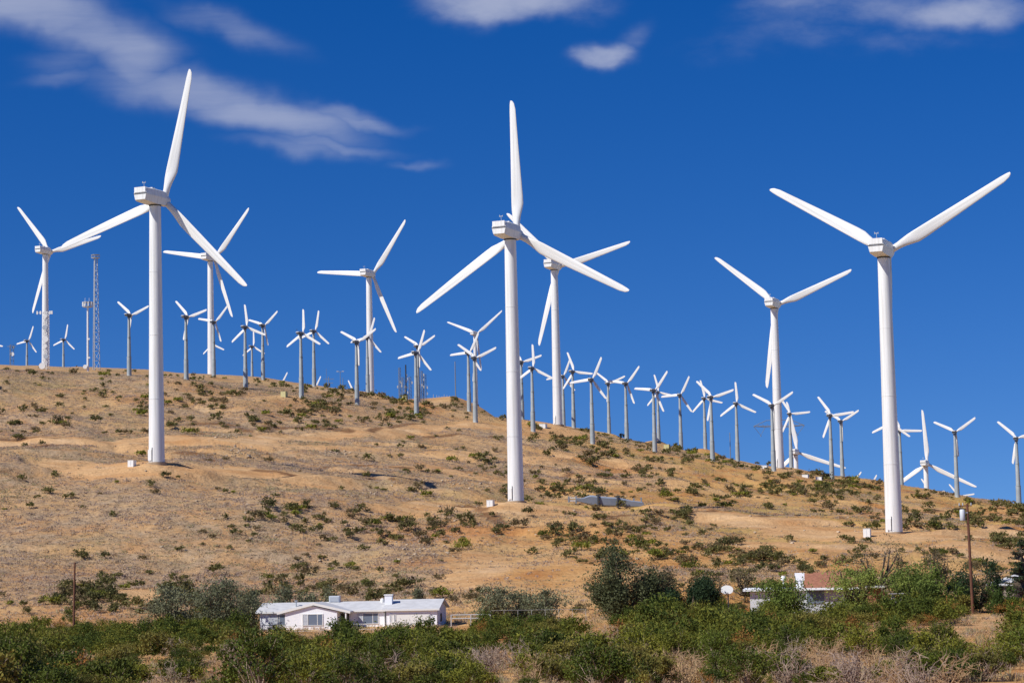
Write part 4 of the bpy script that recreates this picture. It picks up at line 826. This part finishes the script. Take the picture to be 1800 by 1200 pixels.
tree('bare_tree', 'sparse brownish tree behind the green tree left of the power pole', 1652, 958, 54, 268, M['spt'], 2400, 19, .2, 24, .07, .22, sparse=True)
tree('bare_tree', 'sparse brownish thicket tree behind the basketball hoop', 1310, 992, 66, 266, M['spt'], 2800, 20, .2, 26, .08, .22, sparse=True)
tree('bare_tree', 'sparse brownish tree between the dark round tree and the hoop', 1258, 1004, 44, 262, M['spt'], 1600, 21, .2, 18, .08, .22, sparse=True)
tree('conifer', 'dark conifer with layered branches at the right edge', 1800, 944, 84, 243, M['con'], 7000, 22, lsz=.2, conifer=True)
tree('bushy_tree', 'olive bushy tree in front of the small cream house', 1762, 1026, 46, 238, M['brt2'], 3000, 23, .1, 20, .09, .22)

# ---------------------------------------------------------------- desert shrubs on the slope
g = np.random.default_rng(11)
sky_x = [0, 230, 463, 642, 735, 800, 900, 1011, 1101, 1197, 1297, 1388, 1481, 1585, 1681, 1792]; sky_y = [644, 653, 668, 691, 707, 700, 733, 752, 771, 789, 807, 823, 839, 857, 869, 887]
N_ = 42000; sx_ = g.uniform(-30, 1830, N_); sy_ = 640+440*g.uniform(0, 1, N_)**.9; s_ = sy_-np.interp(sx_, sky_x, sky_y)
def bl(cx, cy, rx, ry): return np.exp(-((sx_-cx)/rx)**2-((sy_-cy)/ry)**2)
dn = .030+.12*(sy_ < 785)+.02*(sx_ > 900)+.95*np.exp(-np.maximum(s_, 0)/14)*(sx_ > 60)+.46*np.exp(-np.maximum(s_, 0)/38)*sstep(0, 160, sx_)+.12*sstep(900, 1200, sx_)*(1-bl(1500, 930, 300, 25))
dn += .11*bl(600, 905, 170, 38)+.17*bl(800, 950, 120, 35)+  .10*bl(1010, 950, 160, 24)+.09*bl(1250, 980, 120, 40)+.3*bl(640, 1040, 160, 14)+.26*bl(200, 1050, 190, 26)+.12*bl(1320, 1000, 160, 30)+.22*bl(850, 800, 140, 26)+.35*bl(1250, 850, 260, 34)+.22*bl(650, 720, 140, 22)+.2*bl(1700, 915, 200, 20)+.12*bl(1100, 935, 60, 10)
H3 = hit(sx_, sy_); ok = ~np.isnan(H3[:, 0]) & (s_ > 1) & (H3[:, 1] < 1000) & (H3[:, 1] > 256)
nz = fbm(np.nan_to_num(H3[:, 0])/14, np.nan_to_num(H3[:, 1])/26, 3)
ok &= g.uniform(0, 1, N_) < dn*np.clip((nz-.33)*4.2, .14, 1.5)*.42
ok &= bare_at(np.nan_to_num(H3[:, 0]), np.nan_to_num(H3[:, 1], nan=300), bare) < .55
HS_ = H3[ok]; spx = sx_[ok]; spy = sy_[ok]
wid = g.lognormal(.52, .36, len(HS_)).clip(.8, 3.4); order = np.argsort(-(wid/HS_[:, 1])); HS_, spx, spy, wid = HS_[order], spx[order], spy[order], wid[order]
protos = []
for k in range(9):
    gg = np.random.default_rng(100+k); C, ln = bush_points(1.0, .55+.1*(k % 3), 300, gg, 9, .1); V, Fq_ = leaf_quads(C, .125, .075, gg, .3); protos.append((V, Fq_, (M['hill'], M['hill2'], M['creo'])[(0, 0, 1, 0, 2, 0, 1, 0, 0)[k]], [M['hill'], M['hill2'], M['creo']].index((M['hill'], M['hill2'], M['creo'])[(0, 0, 1, 0, 2, 0, 1, 0, 0)[k]])))
pm = [np_mesh('desert_shrub', v, f_, m_) for v, f_, m_, i_ in protos]
def zone_label(x, y, ki):
    c = ('dark green', 'brownish', 'green')[ki]; s_ = y-np.interp(x, sky_x, sky_y)
    if s_ < 45: z = ('along the left crest' if x < 420 else 'along the crest between the distant white turbines' if x < 760 else 'along the crest around the sandy knoll' if x < 1000 else 'along the right-hand ridge crest')
    elif y > 1010: z = ('at the foot of the slope beside the rusty bare pole' if x < 420 else 'behind the white ranch house' if x < 830 else 'at the foot of the slope near the tallest broad tree')
    elif x < 300: z = 'on the scrubby slope at far left'
    elif x < 600: z = 'on the slope right of the tall left turbine'
    elif x < 900: z = 'on the slope left of the middle tall turbine'
    elif x < 1250: z = 'on the slope around the stored grey blade'
    else: z = 'on the slope around the nearest right turbine'
    return c+' desert shrub '+z
NI = 300
for k in range(min(NI, len(HS_))):
    p_ = k % 9 if g.uniform() < .9 else 0; o = link(bpy.data.objects.new('desert_shrub', pm[p_])); o.location = (HS_[k][0], HS_[k][1], float(z_at(HS_[k][0], HS_[k][1])[0])-.05)
    o.rotation_euler = (0, 0, g.uniform(0, 6.28)); s1 = wid[k]; o.scale = (s1, s1*g.uniform(.8, 1.1), s1*g.uniform(.75, 1.1)); lb = zone_label(spx[k], spy[k], protos[p_][3]); tag(o, lb, 'shrub', lb.replace('desert shrub', 'desert shrubs'))
VV, FF, MI = [], [], []; n0 = 0
for k in range(NI, len(HS_)):
    v, f_, m_, i_ = protos[k % 9]; a = g.uniform(0, 6.28); s1 = wid[k]; sel = slice(0, 130*4)
    v = v[sel]; f_ = f_[:130]; c4 = v.reshape(-1, 4, 3).mean(1, keepdims=True); v = (c4+(v.reshape(-1, 4, 3)-c4)*1.7).reshape(-1, 3); X = v[:, 0]*math.cos(a)-v[:, 1]*math.sin(a); Y = v[:, 0]*math.sin(a)+v[:, 1]*math.cos(a)
    X = X*s1*1.02; Y = Y*s1*1.02; Z = v[:, 2]*s1; VV.append(np.stack([X+HS_[k][0], Y+HS_[k][1], Z+float(z_at(HS_[k][0], HS_[k][1])[0])-.05], 1)); FF.append(f_+n0); n0 += len(v); MI.append(np.full(len(f_), i_))
print('hill shrubs', len(HS_))
if VV: tag(link(bpy.data.objects.new('distant_shrub_cover', np_mesh('distant_shrub_cover', np.concatenate(VV), np.concatenate(FF), [M['hill'], M['hill2'], M['creo']], np.concatenate(MI)))), kind='stuff')

# low scrub and dry grass tufts: one ground cover
NT = 56000; u_ = g.uniform(-.30, .30, NT*2); d_ = g.uniform(252, 660, NT*2); X = u_*d_; keep = (g.uniform(0, 1, NT*2) < np.clip(bare_at(X, d_, scrub)*1.35+.14, 0, 1)*(1-.92*bare_at(X, d_, bare)))
X, Yt = X[keep][:NT], d_[keep][:NT]; Zt = z_at(X, Yt); n = len(X); q = 9; sz = g.uniform(.40, 1.05, n)*(.75+.5*fbm(X/9, Yt/9, 2))
q = 11
ctr = np.stack([X, Yt, Zt], 1)[:, None, :]+g.normal(size=(n, q, 3))*(sz[:, None, None]*np.array([.38, .38, .07]))+np.array([0, 0, 1])*(sz[:, None, None]*.13)
V, Fq_ = leaf_quads(ctr.reshape(-1, 3), 1, .42, g, .35); V = V.reshape(n*q, 4, 3); c_ = V.mean(1, keepdims=True); V = (c_+(V-c_)*(sz.repeat(q)*.42)[:, None, None]).reshape(-1, 3)
tm = (fbm(X/22+5, Yt/22, 3)*3.2+g.normal(size=n)*.6-.6).clip(0, 2.99).astype(int); tag(link(bpy.data.objects.new('low_scrub_cover', np_mesh('low_scrub_cover', V, Fq_, [M['tuftp'], M['tuft'], M['tuftg']], tm.repeat(q)))), kind='stuff')
# pale stones
RK = [(430, 795, 40, 10, 90), (400, 765, 30, 5, 40), (590, 797, 30, 9, 60), (740, 965, 60, 26, 90), (780, 850, 90, 14, 90), (1040, 868, 60, 12, 60), (300, 930, 320, 90, 60), (900, 900, 600, 120, 110), (1450, 930, 300, 60, 50), (640, 870, 40, 10, 30)]
rp = []
for cx, cy, rx, ry, n_ in RK: rp.append(np.stack([cx+g.normal(size=n_)*rx*.5, cy+g.normal(size=n_)*ry*.5], 1))
rp = np.concatenate(rp); hp_ = hit(rp[:, 0], rp[:, 1]); hp_ = hp_[~np.isnan(hp_[:, 0]) & (hp_[:, 1] > 260)]
OC = np.array([(1, 0, 0), (0, 1, 0), (-1, 0, 0), (0, -1, 0), (.5, .5, .75), (-.5, .5, .7), (-.5, -.5, .75), (.5, -.5, .7)], float); OF = np.array([(0, 1, 4, 4), (1, 2, 5, 5), (2, 3, 6, 6), (3, 0, 7, 7), (4, 5, 6, 7), (0, 4, 7, 7), (1, 5, 4, 4), (2, 6, 5, 5), (3, 7, 6, 6)])
OF = np.array([(0, 1, 4), (1, 5, 4), (1, 2, 5), (2, 6, 5), (2, 3, 6), (3, 7, 6), (3, 0, 7), (0, 4, 7), (4, 5, 6), (4, 6, 7)])
nr = len(hp_); rs = g.lognormal(-1.65, .4, nr).clip(.1, .42); V = (OC[None]*(1+g.normal(size=(nr, 8, 3))*.18))*rs[:, None, None]*np.array([1, 1, .8])+hp_[:, None, :]; tag(link(bpy.data.objects.new('scattered_stones', np_mesh('scattered_stones', V.reshape(-1, 3), (OF[None]+8*np.arange(nr)[:, None, None]).reshape(-1, 3), M['rock']))), kind='stuff')

# ---------------------------------------------------------------- foreground creosote flat
g = np.random.default_rng(23); cand = []
gap = [(1728, 1122, 62, 46), (1045, 1140, 38, 26), (1215, 1108, 24, 16), (400, 1180, 52, 26), (880, 1180, 60, 30), (1190, 1190, 50, 26), (130, 1190, 40, 18), (700, 1195, 34, 16), (1000, 1150, 22, 14), (640, 1180, 22, 10), (1690, 1180, 40, 16), (285, 1185, 40, 10), (1480, 1180, 170, 22), (1330, 1180, 60, 22), (20, 1135, 30, 8), (1110, 1120, 10, 8)]
for D in np.arange(108, 262, 1.65):
    xs = np.arange(-.275*D, .275*D, 2.15)+g.uniform(0, 2.1)
    for x in xs: cand.append((x+g.normal()*.5, D+g.normal()*.6))
cand = np.array(cand); cz = z_at(cand[:, 0], cand[:, 1]); cx_, cy_ = unproj(cand[:, 0], cand[:, 1], cz); keep = np.ones(len(cand), bool)
for a, b_, ra, rb in gap: keep &= ((cx_-a)/ra)**2+((cy_-b_)/rb)**2 > 1
nz = fbm(cand[:, 0]/9+3, cand[:, 1]/14, 3); keep &= nz > .445; keep &= g.uniform(0, 1, len(cand)) < np.where(cand[:, 1] < 150, .70, .82)
keep &= ~((cand[:, 1] > 228) & (cx_ > 425) & (cx_ < 1040)); keep &= ~((cand[:, 1] > 229) & (cx_ > 1290) & (cx_ < 1540)); keep &= ~((cand[:, 1] > 236) & (cx_ < 425) & (g.uniform(0, 1, len(cand)) < .6))
keep &= ~((cx_ > 440) & (cx_ < 800) & (cand[:, 1] > 212)); keep &= ~((cx_ > 1560) & (cx_ < 1600) & (cand[:, 1] > 225)); keep &= ~((cx_ > 500) & (cx_ < 640) & (cand[:, 1] > 200))
cand = cand[keep]; cx_ = cx_[keep]; cy_ = cy_[keep]; cand_o = np.argsort(cand[:, 1]); cand = cand[cand_o]; cx_ = cx_[cand_o]; cy_ = cy_[cand_o]
BM = []
for k in range(10):
    gg = np.random.default_rng(300+k); C, ln = bush_points(1.0, .60+.10*(k % 4), 2500, gg, 26, .06, .62); lv = [M['creo'], M['creo2'], M['creo3'], M['creo'], M['creo3'], M['creo2'], M['creo'], M['creo3'], M['creo'], M['rust']][k]
    if k == 9: C = C[:700]
    V, Fq_ = leaf_quads(C, .054, .027, gg, .6); BM.append((np_mesh('foliage', V, Fq_, lv), twig_mesh('stems', ln, .012, M['twig']), V, Fq_, [M['creo'], M['creo2'], M['creo3'], M['rust']].index(lv)))
def fg_label(x, y, i_):
    c = ('green', 'olive green', 'deep green', 'rusty brown')[i_]
    z = ('at the lower left corner' if x < 220 else 'in the foreground below the grey-green trees at left' if x < 450 else 'in the foreground below the white ranch house' if x < 800 else
         'in the foreground below the wire fence' if x < 1040 else 'in the foreground below the tallest broad tree' if x < 1250 else 'in the foreground below the basketball hoop' if x < 1400 else
         'in the foreground below the brown-roofed house' if x < 1620 else 'at the lower right corner')
    return c+' creosote bush '+z
VV, FF, MI = [], [], []; n0 = 0; ni = 0
for k in range(len(cand)):
    x, D = cand[k]; z = float(z_at(x, D)[0])-.05; p_ = int(g.integers(0, 9)) if g.uniform() > .055 else 9; s1 = g.choice([1.5, 2.1, 2.6, 3.1, 3.9], p=[.18, .27, .27, .2, .08])*g.uniform(.88, 1.12)*(1.0 if D < 175 else .72 if 430 < cx_[k] < 820 else .85 if cx_[k] < 1030 else .86 if 1240 < cx_[k] < 1560 and D > 190 else 1.12); a = g.uniform(0, 6.28); sh = g.uniform(.75, 1.12)
    fo, stm, V, Fq_, i_ = BM[p_]; inview = -40 < cx_[k] < 1840 and cy_[k] < 1262
    if inview and ni < 300:
        ni += 1; root = empty('creosote_bush', (x, D, z), a); root.scale = (s1, s1, s1*sh); link(bpy.data.objects.new('foliage', fo), root); link(bpy.data.objects.new('stems', stm), root); lb = fg_label(cx_[k], cy_[k], i_); tag(root, lb, 'bush', lb.replace('creosote bush', 'creosote bushes'))
    elif inview or D < 130:
        m_ = 1000; v = V[:m_*4]*[1, 1, sh]; v = (v.reshape(-1, 4, 3).mean(1, keepdims=True)+(v.reshape(-1, 4, 3)-v.reshape(-1, 4, 3).mean(1, keepdims=True))*1.35).reshape(-1, 3)
        VV.append(np.stack([(v[:, 0]*math.cos(a)-v[:, 1]*math.sin(a))*s1+x, (v[:, 0]*math.sin(a)+v[:, 1]*math.cos(a))*s1+D, v[:, 2]*s1+z], 1)); FF.append(Fq_[:m_]+n0); n0 += len(v); MI.append(np.full(len(Fq_[:m_]), i_))
print('creosote', len(cand), ni)
tag(link(bpy.data.objects.new('creosote_thicket', np_mesh('creosote_thicket', np.concatenate(VV), np.concatenate(FF), [M['creo'], M['creo2'], M['creo3'], M['rust']], np.concatenate(MI)))), kind='stuff')
ng = 15000; ug = g.uniform(-.29, .29, ng); dg_ = g.uniform(108, 262, ng); Xg = ug*dg_; Zg = z_at(Xg, dg_); kp = fbm(Xg/7+9, dg_/9, 3) > .42; Xg, dg_, Zg = Xg[kp], dg_[kp], Zg[kp]; n = len(Xg); q = 14; sz = g.uniform(.35, .95, n)
ctr = np.stack([Xg, dg_, Zg], 1)[:, None, :]+g.normal(size=(n, q, 3))*(sz[:, None, None]*np.array([.30, .30, .05]))+np.array([0, 0, 1])*(sz[:, None, None]*.22)
V, Fq_ = leaf_quads(ctr.reshape(-1, 3), 1, .10, g, 1.6); V = V.reshape(n*q, 4, 3); c_ = V.mean(1, keepdims=True); V = (c_+(V-c_)*(sz.repeat(q)*.75)[:, None, None]).reshape(-1, 3)
tag(link(bpy.data.objects.new('dry_grass', np_mesh('dry_grass', V, Fq_, [M['straw'], M['tuftp'], M['tuftg']], g.integers(0, 3, n).repeat(q)))), kind='stuff')
DBM = []
for k in range(6):
    gg = np.random.default_rng(500+k); DBM.append(twig_mesh('dead_bush', dead_lines(1.0, .7, gg, 26), .009, (M['twig'], M['twigp'], M['twigy'])[k % 3]))
spots = [(430,1172,2.2,1),(385,1180,2,2),(300,1192,2,0),(860,1172,2.4,1),(905,1160,2.2,1),(945,1172,2,2),(1005,1175,2.2,0),(1050,1140,1.8,2),(1130,1188,2,0),(1180,1192,2.6,2),(1225,1186,2.4,2),(1300,1196,2.4,2),(1345,1176,2.6,0),(1365,1130,2.2,0),(1395,1196,2.6,1),(1440,1176,2.4,2),(1500,1195,2.6,1),(1570,1192,2.4,2),(1610,1200,2.4,1),(1668,1192,2.2,2),(1720,1185,2,1),(1750,1165,1.8,0),(640,1188,1.8,2),(560,1196,2,0),(210,1196,2,0),(110,1200,2,1),(1215,1112,1.8,1),(1200,1150,1.8,0),(1640,1165,2,1),(780,1192,2,0)]
for _ in range(62): spots.append((float(g.uniform(0, 1800)), float(g.uniform(1125, 1200)), float(g.uniform(1.6, 2.6)), int(g.integers(0, 3))))
for px, py, s1, k in spots:
    h_ = hit([px], [py+12])[0]; k2 = k+3*int(g.integers(0, 2)); o = link(bpy.data.objects.new('dead_bush', DBM[k2])); o.location = h_; o.scale = (s1*1.15, s1*1.15, s1*1.05); o.rotation_euler = (0, 0, g.uniform(0, 6.28))
    c = ('bare pale grey', 'bare pinkish grey', 'straw-coloured bare')[k]; z = ('at the lower left' if px < 460 else 'in the foreground below the house' if px < 800 else 'in the foreground left of the bottom centre-right tangle' if px < 1160 else 'in the tangle at bottom right of centre' if px < 1620 else 'near the lower right corner')
    tag(o, c+' twiggy bush '+z, 'bush', c+' twiggy bushes '+z)
